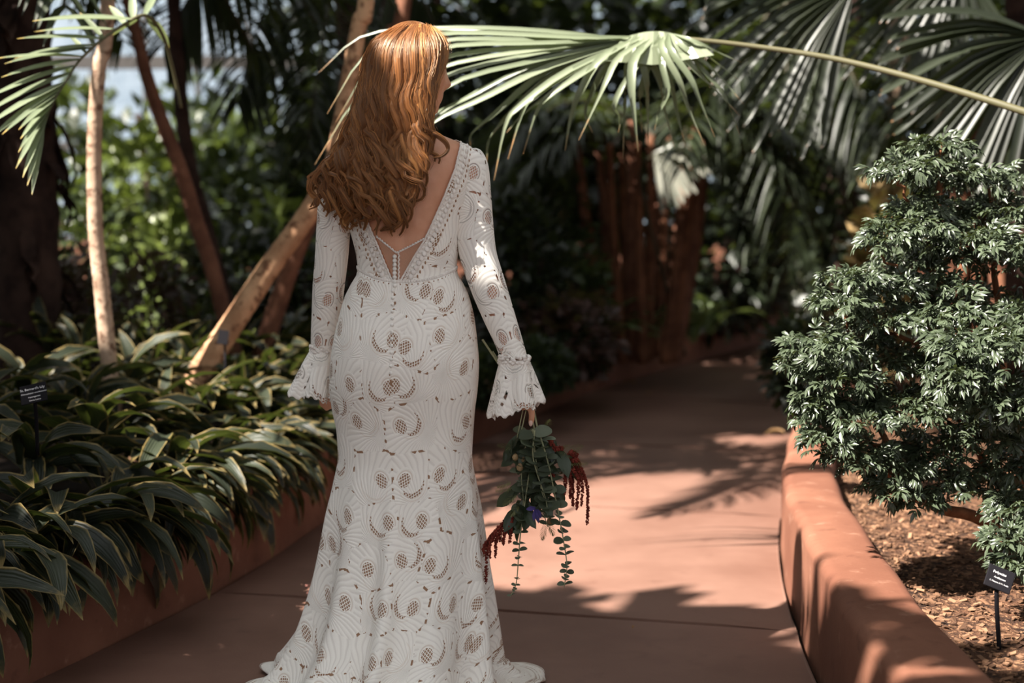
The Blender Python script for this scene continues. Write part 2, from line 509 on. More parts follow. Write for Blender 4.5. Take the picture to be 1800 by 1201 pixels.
M_SLEEVE = mat_lace('sheer_embroidered_lace', True, 0.094)
M_TRIM = mat_noise('white_thread', srgb(240, 234, 228), srgb(224, 216, 210), 120, 0.85, 0.4, 0.002, 0.15)
M_LINING = mat_plain('nude_lining', srgb(160, 124, 98), 0.85, 0.1)
M_BUTTON = mat_plain('satin_button', srgb(240, 236, 230), 0.35, 0.5)

# silhouette rows: pixel y, left x, right x, depth towards camera, depth away
ROWS = np.array([
 (222, 690, 762, .056, .060), (236, 668, 778, .066, .060), (248, 630, 806, .078, .066), (262, 596, 832, .090, .078), (280, 586, 838, .098, .088),
 (310, 588, 836, .104, .102), (340, 594, 831, .104, .116), (380, 607, 816, .099, .122), (420, 620, 808, .093, .116), (450, 627, 804, .088, .106),
 (478, 630, 802, .085, .100), (500, 619, 813, .090, .100), (520, 609, 822, .100, .102), (560, 597, 832, .122, .105), (600, 588, 837, .140, .106),
 (640, 583, 840, .150, .104), (680, 581, 838, .146, .104), (720, 586, 833, .132, .106), (760, 594, 830, .122, .112), (800, 596, 828, .122, .120),
 (853, 586, 835, .134, .132), (890, 577, 841, .145, .142), (927, 571, 845, .158, .154), (963, 566, 848, .172, .166), (1000, 560, 851, .188, .180),
 (1037, 552, 855, .208, .196), (1073, 543, 858, .232, .212), (1110, 530, 861, .262, .230), (1147, 508, 864, .300, .250), (1175, 486, 867, .340, .265)])
def pchip(xq, x, y):
    h = np.diff(x); d = np.diff(y)/h; m = np.zeros_like(y)
    for i in range(1, len(x)-1):
        if d[i-1]*d[i] > 0:
            w1, w2 = 2*h[i]+h[i-1], h[i]+2*h[i-1]; m[i] = (w1+w2)/(w1/d[i-1]+w2/d[i])
    m[0], m[-1] = d[0], d[-1]
    xq = np.clip(xq, x[0], x[-1]); i = np.clip(np.searchsorted(x, xq)-1, 0, len(x)-2)
    t = (xq-x[i])/h[i]
    return ((1+2*t)*(1-t)**2)*y[i]+t*(1-t)**2*h[i]*m[i]+t*t*(3-2*t)*y[i+1]+t*t*(t-1)*h[i]*m[i+1]
def ring(y):
    L, R, b, f = (pchip(np.array([float(y)]), ROWS[:, 0], ROWS[:, k])[0] for k in (1, 2, 3, 4))
    l, r = W(L, y, D0), W(R, y, D0)
    return (l[0]+r[0])/2, l[2], (r[0]-l[0])/2, b, f
def surf(y, th, off=0.0):
    """point on the dressed torso; th = 0 faces the camera"""
    cx, z, a, b, f = ring(y)
    s, c = math.sin(th), math.cos(th)
    bb = b if c > 0 else f
    if 240 < y < 560:
        k = min(1, (y-240)/40, (560-y)/60)
        bb *= 1-0.055*k*math.exp(-(th/0.17)**2)+0.04*k*math.exp(-((abs(th)-0.62)/0.3)**2)*(1 if y < 400 else 0.3)
    if 540 < y < 760: bb *= 1-0.05*min(1, (y-540)/60, (760-y)/40)*math.exp(-(th/0.2)**2)
    return np.array([cx+(a+off)*s, D0-(bb+off)*c, z])
def th_at(px, y):
    """angle on the back half where the pixel column px meets the surface"""
    lo, hi = -PI/2, PI/2
    for _ in range(30):
        mid = (lo+hi)/2; q = surf(y, mid)
        d = (q-np.array([0, 0, CAM_H])); depth = d @ _FW
        X_ = 900+F*q[0]/depth
        if X_ < px: lo = mid
        else: hi = mid
    return (lo+hi)/2
def pix(q):
    d = np.asarray(q)-np.array([0, 0, CAM_H]); dep = d @ _FW
    return 900+F*d[0]/dep, 600.5-F*(d @ _UP)/dep

bride = thing('person', 'woman with long auburn hair in a white lace gown, seen from behind on the path', 'person', (float(W(700, 1200, D0)[0]), D0, 0.0))

# ---- body: closed pieces fused into one continuous skin
pieces = []
ys = np.concatenate([np.arange(222, 735, 8)])
th = np.linspace(0, 2*PI, 48, endpoint=False)
V = np.array([[surf(y, t, -0.006) for t in th] for y in ys]).reshape(-1, 3)
Fq = grid_faces(len(ys), 48, True)
o = len(V); V = np.vstack([V, V[:48].mean(0), V[-48:].mean(0)+[0, 0, -0.03]])
jj = np.arange(0, 48, 2)
Fq = np.vstack([Fq, np.stack([np.full(24, o), (jj+2) % 48, (jj+1) % 48, jj], -1), np.stack([np.full(24, o+1), o-48+jj, o-48+(jj+1) % 48, o-48+(jj+2) % 48], -1)])
pieces.append((V, Fq))
# neck
pieces.append(tube(catmull([W(728, 150, 3.675), W(727, 190, 3.675), W(724, 225, 3.665), W(721, 262, 3.66)], 12), np.linspace(0.050, 0.060, 12), 20))
# head: facing away and turned to the right
HC = W(725, 122, 3.672); YAW = math.radians(58)
hf = np.array([math.sin(YAW), math.cos(YAW), -0.05]); hf /= np.linalg.norm(hf)
hs = np.cross(hf, [0, 0, 1]); hs /= np.linalg.norm(hs); hu = np.cross(hs, hf)
def gauss(v, c, s): return math.exp(-((v-c)/s)**2)
def head_point(az, el):
    """az 0 = face front"""
    ce = math.cos(el); df, ds, du = ce*math.cos(az), ce*math.sin(az), math.sin(el)
    f_, s_, u_ = df*(0.092 if df > 0 else 0.098), ds*0.073, du*0.112
    if du < 0 and df > 0: f_ = 0.092*df*(ce**-0.78)*(1-0.10*min(1, -du))
    if u_ < 0:                       # jaw narrows, chin comes forward
        k = min(1, -u_/0.1); s_ *= 1-0.34*k
        if df < 0: f_ *= 1-0.35*k
        else: f_ *= 1-0.04*k
        u_ *= 1.0+0.08*max(0, df)
    a_ = abs(az)
    if a_ > PI: a_ = 2*PI-a_
    if df > 0:
        f_ += 0.024*gauss(u_, -0.030, 0.016)*gauss(a_, 0, 0.17)+0.010*gauss(u_, -0.010, 0.022)*gauss(a_, 0, 0.16)   # nose
        f_ += 0.009*gauss(u_, -0.060, 0.008)*gauss(a_, 0, 0.3)+0.008*gauss(u_, -0.074, 0.008)*gauss(a_, 0, 0.28)   # lips
        f_ += 0.010*gauss(u_, -0.102, 0.016)*gauss(a_, 0, 0.5)                                                       # chin
        f_ -= 0.010*gauss(u_, 0.006, 0.012)*gauss(a_, 0.42, 0.17)                                                    # eye sockets
        f_ += 0.004*gauss(u_, 0.026, 0.010)*gauss(a_, 0.35, 0.4)                                                     # brow
        s_ += math.copysign(0.005*gauss(u_, -0.02, 0.03)*gauss(a_, 0.9, 0.4), ds if ds else 1)                       # cheeks
    return HC+hf*f_+hs*s_+hu*u_
na, ne = 72, 46
els = np.linspace(-PI/2+0.03, PI/2-0.03, ne); azs = np.linspace(-PI, PI, na, endpoint=False)
V = np.array([[head_point(a, e_) for a in azs] for e_ in els]).reshape(-1, 3)
Fq = grid_faces(ne, na, True); o = len(V); V = np.vstack([V, V[:na].mean(0), V[-na:].mean(0)]); jj = np.arange(0, na, 2)
Fq = np.vstack([Fq, np.stack([np.full(na//2, o), (jj+2) % na, (jj+1) % na, jj], -1), np.stack([np.full(na//2, o+1), o-na+jj, o-na+(jj+1) % na, o-na+(jj+2) % na], -1)])
pieces.append((V, Fq))
for sgn in (-1, 1):                  # ears
    c = HC+hs*sgn*0.073-hf*0.008-hu*0.018
    m4 = np.eye(4); m4[:3, 0] = hs*0.009; m4[:3, 1] = hf*0.017; m4[:3, 2] = hu*0.031; m4[:3, 3] = c
    pieces.append(instances(*SPH, [m4]))
# arms: pixel path, radius in pixels, depth
ARM_R = np.array([(826, 262, 10, 3.655), (827, 268, 20, 3.655), (828, 280, 26, 3.655), (830, 300, 29.5, 3.655), (832, 340, 31, 3.655), (834, 400, 33.5, 3.655), (841, 450, 32.5, 3.65), (857, 500, 31.5, 3.64), (875, 550, 28.5, 3.63), (894, 600, 24.5, 3.62), (904, 632, 23.5, 3.615)])
ARM_L = np.array([(596, 272, 10, 3.66), (595, 278, 19, 3.66), (593, 290, 25, 3.66), (591, 312, 28, 3.665), (589, 345, 29, 3.67), (586, 400, 29.5, 3.69), (583, 450, 29, 3.71), (578, 500, 28, 3.73), (574, 550, 26, 3.745), (570, 590, 23.5, 3.755), (568, 618, 22, 3.76)])
def arm_path(A, n, shrink):
    P = np.array([W(a[0], a[1], a[3]) for a in A]); r = A[:, 2]*A[:, 3]/F-shrink
    Q = catmull(np.column_stack([P, np.maximum(r, 0.004)]), n); return Q[:, :3], Q[:, 3]
for A in (ARM_R, ARM_L):
    P, r = arm_path(A, 40, 0.0055); pieces.append(tube(P, r, 20))
def digit(pts, r0, r1, D):
    P = catmull([W(a, b, D+c) for a, b, c in pts], 12); pieces.append(tube(P, np.linspace(r0, r1, 12), 10))
    e_ = np.eye(4)*r1; e_[:3, 3] = P[-1]; e_[3, 3] = 1; pieces.append(instances(*SPH, [e_]))
# right hand, hanging and closed on the stems
pieces.append(tube(catmull([W(904, 625, 3.615), W(907, 648, 3.612), W(912, 672, 3.61), W(916, 698, 3.61)], 14), [0.028, .027, .027, .028, .030, .032, .033, .034, .034, .034, .033, .031, .028, .022], 14, True, 0.55))
digit([(926, 690, 0), (932, 712, -.006), (935, 730, -.004), (933, 744, .0)], 0.0100, 0.0080, 3.605)      # index
digit([(916, 692, .0), (918, 710, -.012), (919, 716, .004), (920, 708, .022)], 0.0105, 0.0090, 3.60)     # middle, curled
digit([(907, 690, .0), (906, 706, -.010), (908, 711, .008), (912, 700, .024)], 0.0100, 0.0085, 3.605)
digit([(899, 686, .0), (897, 699, -.006), (899, 702, .010), (905, 692, .022)], 0.0088, 0.0075, 3.61)
digit([(914, 655, .012), (926, 676, .026), (930, 696, .030), (928, 708, .026)], 0.0125, 0.0090, 3.61)    # thumb
# left hand, relaxed inside its cuff
pieces.append(tube(catmull([W(568, 612, 3.76), W(569, 640, 3.765), W(572, 668, 3.77), W(575, 688, 3.77)], 14), [.026, .025, .025, .026, .028, .030, .031, .032, .032, .031, .030, .028, .025, .02], 14, True, 0.55))
for i, (dx, ln) in enumerate(((-11, 30), (-3, 37), (5, 34), (12, 25))):
    digit([(575+dx, 682, 0), (576+dx, 682+ln*0.5, .004), (577+dx, 682+ln, .016)], 0.0095, 0.0075, 3.77)
digit([(562, 650, -.01), (556, 668, -.02), (556, 690, -.014)], 0.012, 0.0085, 3.77)
# legs and feet
for sx in (-1, 1):
    top = surf(700, 0)*0+np.array([W(711+sx*55, 705, D0)[0], D0-0.01, W(0, 705, D0)[2]])
    kn = np.array([W(708+sx*42, 930, D0)[0], D0, 0.49]); an = np.array([W(704+sx*36, 1150, D0)[0], D0+0.03, 0.12])
    P = catmull([top+[0, 0, 0.03], (top+kn)/2+[0, 0.01, 0], kn, (kn+an)/2+[0, -0.02, 0], an, an+[0, 0, -0.05]], 30)
    pieces.append(tube(P, np.interp(np.linspace(0, 1, 30), [0, .2, .4, .6, .8, 1], [.084, .074, .052, .053, .036, .036]), 16))
    pieces.append(tube(catmull([an+[0, -0.03, -0.06], an+[0, 0.05, -0.07], an+[0, 0.13, -0.09], an+[0, 0.19, -0.095]], 12), np.interp(np.linspace(0, 1, 12), [0, .4, .8, 1], [.03, .036, .032, .02]), 12, True, 0.7))
BV, BF = merge(pieces)
tmp = obj('body_build', mesh_from('body_build', BV, BF))
rm = tmp.modifiers.new('r', 'REMESH'); rm.mode = 'VOXEL'; rm.voxel_size = 0.0044; rm.use_smooth_shade = True
sm = tmp.modifiers.new('s', 'SMOOTH'); sm.factor = 0.5; sm.iterations = 4
dg = bpy.context.evaluated_depsgraph_get()
bme = bpy.data.meshes.new_from_object(tmp.evaluated_get(dg))
bpy.data.objects.remove(tmp)
bme.name = 'body'; bme.transform(Matrix.Translation(-bride.location)); bme.materials.clear(); bme.materials.append(M_SKIN)
bme.polygons.foreach_set('use_smooth', np.ones(len(bme.polygons), dtype=bool))
body = obj('body', bme, None, bride)
# eyes and a fingernail
M_EYE = mat_plain('eye_white', srgb(225, 220, 214), 0.2, 0.6); M_IRIS = mat_plain('iris', srgb(74, 96, 110), 0.2, 0.6)
M_BROW = mat_plain('brow_hair', srgb(120, 70, 40), 0.7); M_LIP = mat_plain('lip', srgb(176, 92, 82), 0.45)
for sgn in (-1, 1):
    c = HC+hf*0.064+hs*sgn*0.030+hu*0.004
    e_ = np.eye(4); e_[:3, :3] *= 0.0125; e_[:3, 3] = c
    eye_o = part(bride, 'eye', *instances(*SPH, [e_]), M_EYE)
    e2 = np.eye(4); e2[:3, :3] *= 0.006; e2[:3, 3] = c+hf*0.0085
    part(eye_o, 'iris', *instances(*SPH, [e2]), M_IRIS, off=bride.location)
    P = catmull([HC+hf*0.086+hs*sgn*0.014+hu*0.024, HC+hf*0.082+hs*sgn*0.032+hu*0.030, HC+hf*0.068+hs*sgn*0.050+hu*0.024], 8)
    part(bride, 'eyebrow', *tube(P, 0.0022, 6), M_BROW)
nl = np.eye(4); nl[:3, :3] = np.diag([0.0056, 0.0022, 0.0085]); nl[:3, 3] = W(933, 744, 3.5975)
part(bride, 'fingernail', *instances(*SPH, [nl]), mat_plain('nail', srgb(226, 190, 176), 0.3, 0.5))

# ---- gown
VR = np.array([(246, 809), (262, 808), (300, 799), (350, 779), (400, 756), (423, 745), (450, 728), (473, 715), (492, 704), (500, 700)])
VL = np.array([(246, 598), (262, 600), (300, 610), (350, 630), (385, 644), (410, 655), (440, 668), (462, 677), (485, 687), (500, 694)])
def vedge(y, side):
    A = VR if side > 0 else VL
    return th_at(np.interp(y, A[:, 0], A[:, 1]), y)
def waist_y(t):                       # the waist seam dips at the centre of the back
    return 474+24*max(0, math.cos(t))**1.6
NTH = 150
ysb = np.linspace(246, 500, 64)
BVs, BUV = [], []
for y in ysb:
    tr, tl = vedge(y, 1), vedge(y, -1)+2*PI
    ts = np.linspace(tr, tl, NTH)
    pts = np.array([surf(min(y, 500), t, 0.0) for t in ts])
    half = NTH//2
    sl = np.concatenate([[0], np.cumsum(np.linalg.norm(np.diff(pts, axis=0), axis=1))])
    sr = 0.055+sl+abs(tr)*0.05; sr2 = 0.055+(sl[-1]-sl)+abs(tl-2*PI)*0.05
    uu = np.where(ts < PI, sr, -sr2)
    BVs.append(pts); BUV.append(np.stack([uu, pts[:, 2]], -1))
bod = part(bride, 'bodice', np.array(BVs).reshape(-1, 3), grid_faces(64, NTH)[:, ::-1], M_LACE, np.array(BUV).reshape(-1, 2))
so = bod.modifiers.new('thickness', 'SOLIDIFY'); so.thickness = 0.002; so.offset = 0
# skirt
NSK = 216
tsk = np.linspace(-PI, PI, NSK, endpoint=False)
ysk = np.concatenate([np.linspace(0, 1, 90)])
fold_phase = 0.7
def fold(t, y):
    k = np.clip((y-790)/390, 0, 1)**1.35
    w_ = t*10.5+0.55*math.sin(3*t+1)+0.4*math.sin(t*5)+fold_phase
    s_ = math.cos(w_)
    return k*(0.024*s_+0.008*math.cos(2*w_+0.6)+0.006*math.cos(17.3*t+1.3))
SV, SUV = [], []
prev = None; vlen = None
rows_y = np.linspace(0, 1, 96)
for q in rows_y:
    rowp = []
    for t in tsk:
        y_top = waist_y(t)-4
        y = y_top+(1168-y_top)*q
        p_ = surf(y, t, 0.0015)
        fo = fold(t, y)
        p_ = p_+np.array([math.sin(t), -math.cos(t), 0])*fo
        rowp.append(p_)
    SV.append(np.array(rowp))
last = SV[-1]; c0 = np.array([ring(1168)[0], D0])
hem_t = np.radians([-180, -135, -90, -45, 0, 45, 78, 98, 125, 180]); hem_r = np.array([.28, .30, .335, .50, .80, .58, .34, .45, .32, .28])
hem = np.interp(tsk, hem_t, hem_r)
k_ = np.ones(9)/9; hem = np.convolve(np.concatenate([hem[-4:], hem, hem[:4]]), k_, 'valid')
rl = np.linalg.norm(last[:, :2]-c0, axis=1)
for q, zz in ((0.07, 0.066), (0.16, 0.042), (0.30, 0.024), (0.48, 0.016), (0.66, 0.012), (0.84, 0.010), (1.0, 0.007)):
    rr = rl+(np.maximum(hem, rl+0.05)-rl)*q
    wob = 1+0.018*q*np.sin(tsk*13+1)+0.008*q*np.sin(tsk*29)
    dirv = (last[:, :2]-c0)/rl[:, None]
    z = zz+(0.016*q*(1+np.sin(tsk*13+2.2)))*0.4*(0.4+0.6*(q > 0.3))
    z0_ = last[:, 2].min()
    z = np.minimum(z, np.interp(q, [0, 0.3], [z0_, 0.05]))
    SV.append(np.column_stack([c0+dirv*(rr*wob)[:, None], np.maximum(z, 0.004)]))
SV = np.array(SV)
mid = NSK//2
for i in range(len(SV)):
    seg = np.linalg.norm(np.diff(SV[i], axis=0, append=SV[i][:1]), axis=1)
    cu = np.concatenate([[0], np.cumsum(seg)[:-1]]); cu = cu-cu[mid]
    if i == 0: vv = np.full(NSK, 1.10)-0.0
    else: vv = vv-np.linalg.norm(SV[i]-SV[i-1], axis=1)
    SUV.append(np.column_stack([cu, vv]))
skirt = part(bride, 'skirt', SV.reshape(-1, 3), grid_faces(len(SV), NSK, True), M_LACE, np.array(SUV).reshape(-1, 2))
so = skirt.modifiers.new('thickness', 'SOLIDIFY'); so.thickness = 0.003; so.offset = 0
# sleeves
for A in (ARM_R, ARM_L):
    P, r = arm_path(A, 60, 0.0); k = 36
    V, Fq = tube(P, r, k, False)
    ln = np.concatenate([[0], np.cumsum(np.linalg.norm(np.diff(P, axis=0), axis=1))])
    uv = np.array([[0.3+(j if j <= k/2 else k-j)/k*2*PI*0.044, -l] for l in ln for j in range(k)])
    part(bride, 'sleeve', V, Fq, M_SLEEVE, uv)
# flared cuffs
def cuff(top_c, top_r, bot_c, bot_ax, bot_ay, skew, Dd, seed, name='cuff'):
    k, n = 90, 26
    V, UV = [], []
    for i in range(n):
        q = i/(n-1); e_ = q**0.85
        c = top_c*(1-q)+bot_c*q
        for j in range(k):
            t = 2*PI*j/k
            fo = 1+(0.16*math.sin(5*t+seed)+0.07*math.sin(9*t+2*seed))*q**0.7
            ax = top_r*(1-e_)+bot_ax*e_; ay = top_r*(1-e_)+bot_ay*e_
            V.append(c+np.array([ax*fo*math.cos(t), ay*fo*math.sin(t), q*(skew*math.cos(t)+0.006*math.sin(5*t+seed+1)+0.004*math.sin(23*t))]))
            UV.append((0.9+(t if t < PI else 2*PI-t)*0.05, -q*0.14))
    o_ = part(bride, name, np.array(V), grid_faces(n, k, True), M_SLEEVE, UV)
    s_ = o_.modifiers.new('thickness', 'SOLIDIFY'); s_.thickness = 0.0016; s_.offset = 0
    return o_
px2m = 3.61/F
cuff(W(904, 632, 3.615), 25*px2m, W(906, 722, 3.605), 45*px2m, 0.045, 0.016, 3.61, 0.6)
cuff(W(568, 614, 3.76), 22*px2m, W(553, 698, 3.745), 46*px2m, 0.055, -0.010, 3.75, 2.4)
# gathered rosette bands at the wrists
for cpt, r_, nn in ((W(904, 632, 3.615), 0.0375, 16), (W(568, 614, 3.76), 0.033, 14)):
    ms = []
    for j in range(64):
        t = 2*PI*j/64*2.0+rng.normal(0, .05); q_ = rng.uniform(.0045, .0068)
        e_ = np.eye(4); e_[:3, :3] = np.diag([q_, q_, q_*.8]); e_[:3, 3] = cpt+[r_*math.cos(t), r_*math.sin(t), rng.uniform(-.010, .010)]; ms.append(e_)
    part(bride, 'wrist_trim', *instances(*SPH, ms), M_TRIM)
# edging along the V of the back: cord, puffs and a row of small eyelets
def puff(y, t, r, off=0.002, flat=0.34):
    c = surf(y, t, off); n_ = np.array([math.sin(t), -math.cos(t), 0.1]); n_ /= np.linalg.norm(n_)
    e1 = np.cross([0, 0, 1.], n_); e1 /= np.linalg.norm(e1); e2 = np.cross(n_, e1)
    m4 = np.eye(4); m4[:3, 0] = e1*r; m4[:3, 1] = n_*r*flat; m4[:3, 2] = e2*r; m4[:3, 3] = c; return m4
for side in (1, -1):
    A = VR if side > 0 else VL
    yy = np.linspace(249, 496, 90)
    cord = np.array([surf(y, vedge(y, side), 0.002) for y in yy])
    cord += 0.0007*np.sin(np.arange(90)*2.2)[:, None]
    part(bride, 'neckline_cord', *tube(cord, 0.0026, 6), M_TRIM)
    ms, hs_ = [], []
    edge_px = np.array([[np.interp(y, A[:, 0], A[:, 1]), y] for y in np.linspace(250, 488, 400)])
    sl = np.concatenate([[0], np.cumsum(np.linalg.norm(np.diff(edge_px, axis=0), axis=1))])
    for s_ in np.arange(4, sl[-1], 9.2):
        x_, y_ = np.interp(s_, sl, edge_px[:, 0]), np.interp(s_, sl, edge_px[:, 1])
        nx, ny = side*0.93, 0.35
        for d_, r_ in ((5, .0038), (12.5, .0072)):
            X_, Y_ = x_+nx*d_, y_+ny*d_
            if Y_ < 497: ms.append(puff(Y_, th_at(X_, Y_), r_, 0.0025))
        X_, Y_ = x_+nx*20, y_+ny*20+4.5
        if Y_ < 492 and abs(th_at(X_, Y_)) < 1.5:
            e_ = puff(Y_, th_at(X_, Y_), 0.0042, 0.0002, 0.5); e_[:3, 0] *= 0.62; e_[:3, 2] *= 1.25; hs_.append(e_)
    part(bride, 'neckline_trim', *instances(*SPH, ms), M_TRIM)
    part(bride, 'eyelet_row', *instances(*SPH, hs_), M_LINING)
ms, hs_ = [], []
for i, t in enumerate(np.linspace(-1.5, 1.5, 58)):
    y_ = waist_y(t)-5
    ms.append(puff(y_, t, 0.0046, 0.003))
    if i % 2: hs_.append(puff(y_+5.0, t, 0.0022, 0.0028, 0.4))
part(bride, 'waist_trim', *instances(*SPH, ms), M_TRIM)
part(bride, 'waist_eyelets', *instances(*SPH, hs_), M_LINING)
# sheer panel in the point of the V with its scalloped upper hem
m_sh, nt, p_, out = new_mat('sheer_tulle')
p_.inputs['Base Color'].default_value = srgb(206, 164, 138); p_.inputs['Roughness'].default_value = 0.8
tr_ = nt.nodes.new('ShaderNodeBsdfTransparent'); mx = nt.nodes.new('ShaderNodeMixShader'); wv = tex_noise(nt, 700, 1)
nt.links.new((wv*0.3+0.35).s, mx.inputs[0]); nt.links.new(tr_.outputs[0], mx.inputs[1]); nt.links.new(p_.outputs[0], mx.inputs[2]); nt.links.new(mx.outputs[0], out.inputs[0])
V = []; n, m = 24, 24
def top_y(x): return np.interp(x, [650, 662, 697, 722, 748], [408, 416, 444, 432, 418])
hem_pts = []
for j in range(m):
    s_ = j/(m-1)
    xl, xr = 661, 748
    x_t = xl+(xr-xl)*s_; y_t = top_y(x_t)
    for i in range(n):
        q = i/(n-1); y = y_t+(499-y_t)*q
        x_ = x_t+(697-x_t)*q
        l_, r_ = np.interp(y, VL[:, 0], VL[:, 1]), np.interp(y, VR[:, 0], VR[:, 1])
        x_ = min(max(x_, l_-2), r_+2)
        V.append(surf(y, th_at(x_, y), -0.0005))
    hem_pts.append(V[-n]+np.array([0, -0.001, 0]))
V = np.array(V); part(bride, 'sheer_panel', V, grid_faces(m, n), m_sh)
hp = catmull(hem_pts, 110); hp[:, 2] += 0.0009*np.sin(np.arange(110)*1.1)
part(bride, 'panel_edging', *tube(hp, 0.0023+0.0007*np.sin(np.arange(110)*1.1), 6), M_TRIM)
vp = np.array([surf(y, th_at(701, y), 0.001)+[0.0012*math.sin(y*0.9), 0, 0] for y in np.linspace(444, 500, 40)])
part(bride, 'placket_edging', *tube(vp, 0.0022, 6), M_TRIM)
# buttons down the back
bt = [(694.5, y, .0058) for y in np.arange(450, 501, 7.1)]+[(691.5-i*0.3, 509+i*11.4, .0047) for i in range(13)]
bm = mesh_from('button', *instances(*SPH, [np.diag([1, .8, 1, 1.])]))
for x_, y_, r_ in bt:
    c = surf(y_, th_at(x_, y_), 0.0045)-np.array(bride.location)
    o_ = obj('button', bm, M_BUTTON, bride, c); o_.scale = (r_, r_, r_)
sp_ = np.array([surf(y, th_at(693.5+2*math.sin(y*.01), y), 0.0016) for y in np.linspace(502, 800, 60)])
part(bride, 'centre_seam', *tube(sp_, 0.0011, 5, False), M_TRIM)

# ---- hair
def mat_hair():
    m, nt, p, out = new_mat('auburn_hair')
    g = nt.nodes.new('ShaderNodeNewGeometry'); r = X(nt, g.outputs['Random Per Island'])
    n = tex_noise(nt, 14, 2)
    col = rgbmix(nt, r.pow(1.3), srgb(88, 48, 22), srgb(194, 132, 76))
    col = rgbmix(nt, n.step(0.45, 0.7)*0.35, col, srgb(214, 150, 92))
    nt.links.new(col, p.inputs['Base Color'])
    p.inputs['Roughness'].default_value = 0.33; p.inputs['Specular IOR Level'].default_value = 0.8
    p.inputs['Specular Tint'].default_value = (1.0, 0.86, 0.68, 1)
    return m
M_HAIR = mat_hair()
def mat_lock(vary=True):
    """clumped lock: fine streaks along its length (UV y), colour drifting from lock to lock"""
    m, nt, p, out = new_mat('auburn_hair_lock')
    g = nt.nodes.new('ShaderNodeNewGeometry'); r = X(nt, g.outputs['Random Per Island'])
    uvn = nt.nodes.new('ShaderNodeUVMap'); mp = nt.nodes.new('ShaderNodeMapping'); nt.links.new(uvn.outputs[0], mp.inputs[0])
    mp.inputs['Scale'].default_value = (34, 1.6, 1)
    def nz(sc, d):
        n = nt.nodes.new('ShaderNodeTexNoise'); n.inputs['Scale'].default_value = sc; n.inputs['Detail'].default_value = d
        nt.links.new(mp.outputs[0], n.inputs['Vector']); return X(nt, n.outputs['Fac'])
    st_ = nz(1.0, 4)
    col = rgbmix(nt, st_.step(0.30, 0.70), srgb(70, 36, 15), srgb(174, 112, 60))
    if not vary: r = r*0.0+0.45
    col = rgbmix(nt, (1.0-r)*0.75, col, srgb(66, 32, 13))
    col = rgbmix(nt, r.step(0.7, 1.0)*0.5, col, srgb(206, 146, 86))
    nt.links.new(col, p.inputs['Base Color'])
    p.inputs['Roughness'].default_value = 0.36; p.inputs['Specular IOR Level'].default_value = 0.7
    p.inputs['Specular Tint'].default_value = (1.0, 0.84, 0.64, 1)
    nt.links.new(bump(nt, st_, 0.8, 0.003), p.inputs['Normal'])
    return m
M_HAIRC = mat_lock(); M_HAIRCAP = mat_lock(False)
GUIDES = [
 [(700, 50), (656, 86), (640, 140), (630, 190), (614, 235), (590, 275), (564, 306), (552, 338), (541, 364)],
 [(708, 47), (664, 86), (650, 140), (642, 196), (630, 244), (606, 290), (588, 326), (584, 356), (578, 380)],
 [(716, 44), (676, 82), (664, 140), (657, 205), (645, 260), (626, 312), (612, 352), (610, 384), (606, 404)],
 [(724, 42), (692, 78), (683, 140), (678, 210), (668, 275), (655, 330), (648, 368), (640, 392), (634, 408)],
 [(731, 41), (710, 76), (704, 140), (700, 210), (692, 280), (682, 340), (676, 376), (672, 400), (668, 412)],
 [(738, 41), (728, 76), (725, 140), (720, 210), (713, 280), (706, 340), (700, 378), (694, 400), (688, 415)],
 [(745, 42), (748, 77), (748, 135), (742, 195), (734, 250), (727, 300), (722, 340), (720, 362), (716, 382)],
 [(750, 43), (764, 74), (762, 122), (750, 176), (746, 220), (744, 256), (740, 282), (738, 300), (732, 318)],
 [(754, 45), (780, 76), (779, 112), (764, 158), (753, 196), (754, 224), (770, 244), (779, 258), (768, 274)]]
NP = 28
GD = np.array([catmull(g, NP) for g in GUIDES])
def hair_depth(x, y, lift):
    """depth of the hair surface: dome of the head, then gliding down onto the back"""
    out = []
    for xx, yy in zip(x, y):
        ye = min(yy, 124); R2 = ((xx-716)/84)**2+((ye-124)/90)**2
        dh = 3.675-0.120*math.sqrt(max(0.0, 1-R2))
        if yy > 124:
            cx, z, a, b, f_ = ring(max(yy, 262)); xw = (xx-900)/F*D0
            k = max(0.12, 1-((xw-cx)/(a*1.12))**2); db = D0-b*math.sqrt(k)-0.012
            w_ = min(1, (yy-124)/130); w_ = w_*w_*(3-2*w_)
            wid = max(0.0, 1-((xx-(716-0.12*(yy-124)))/(84+0.25*(yy-124)))**2)
            dh = 3.675-0.120*math.sqrt(wid)
            dh = dh*(1-w_)+db*w_
        out.append(dh)
    return np.array(out)-lift
strandsV, coresV = [], []
NLOCK, NST = 170, 34
FS3 = grid_faces(NP-2, 3, True); KC = 10; FC6 = grid_faces(NP-2, KC, True); coresUV = []
def tube_fast(P, r, k):
    T = np.gradient(P, axis=0); T /= np.linalg.norm(T, axis=1)[:, None]+1e-9
    A_ = np.cross(T, [0.0, 1.0, 0.02]); A_ /= np.linalg.norm(A_, axis=1)[:, None]+1e-9; B_ = np.cross(T, A_)
    t = np.arange(k)*2*PI/k
    return (P[:, None]+r[:, None, None]*(np.cos(t)[None, :, None]*A_[:, None]+np.sin(t)[None, :, None]*B_[:, None])).reshape(-1, 3)
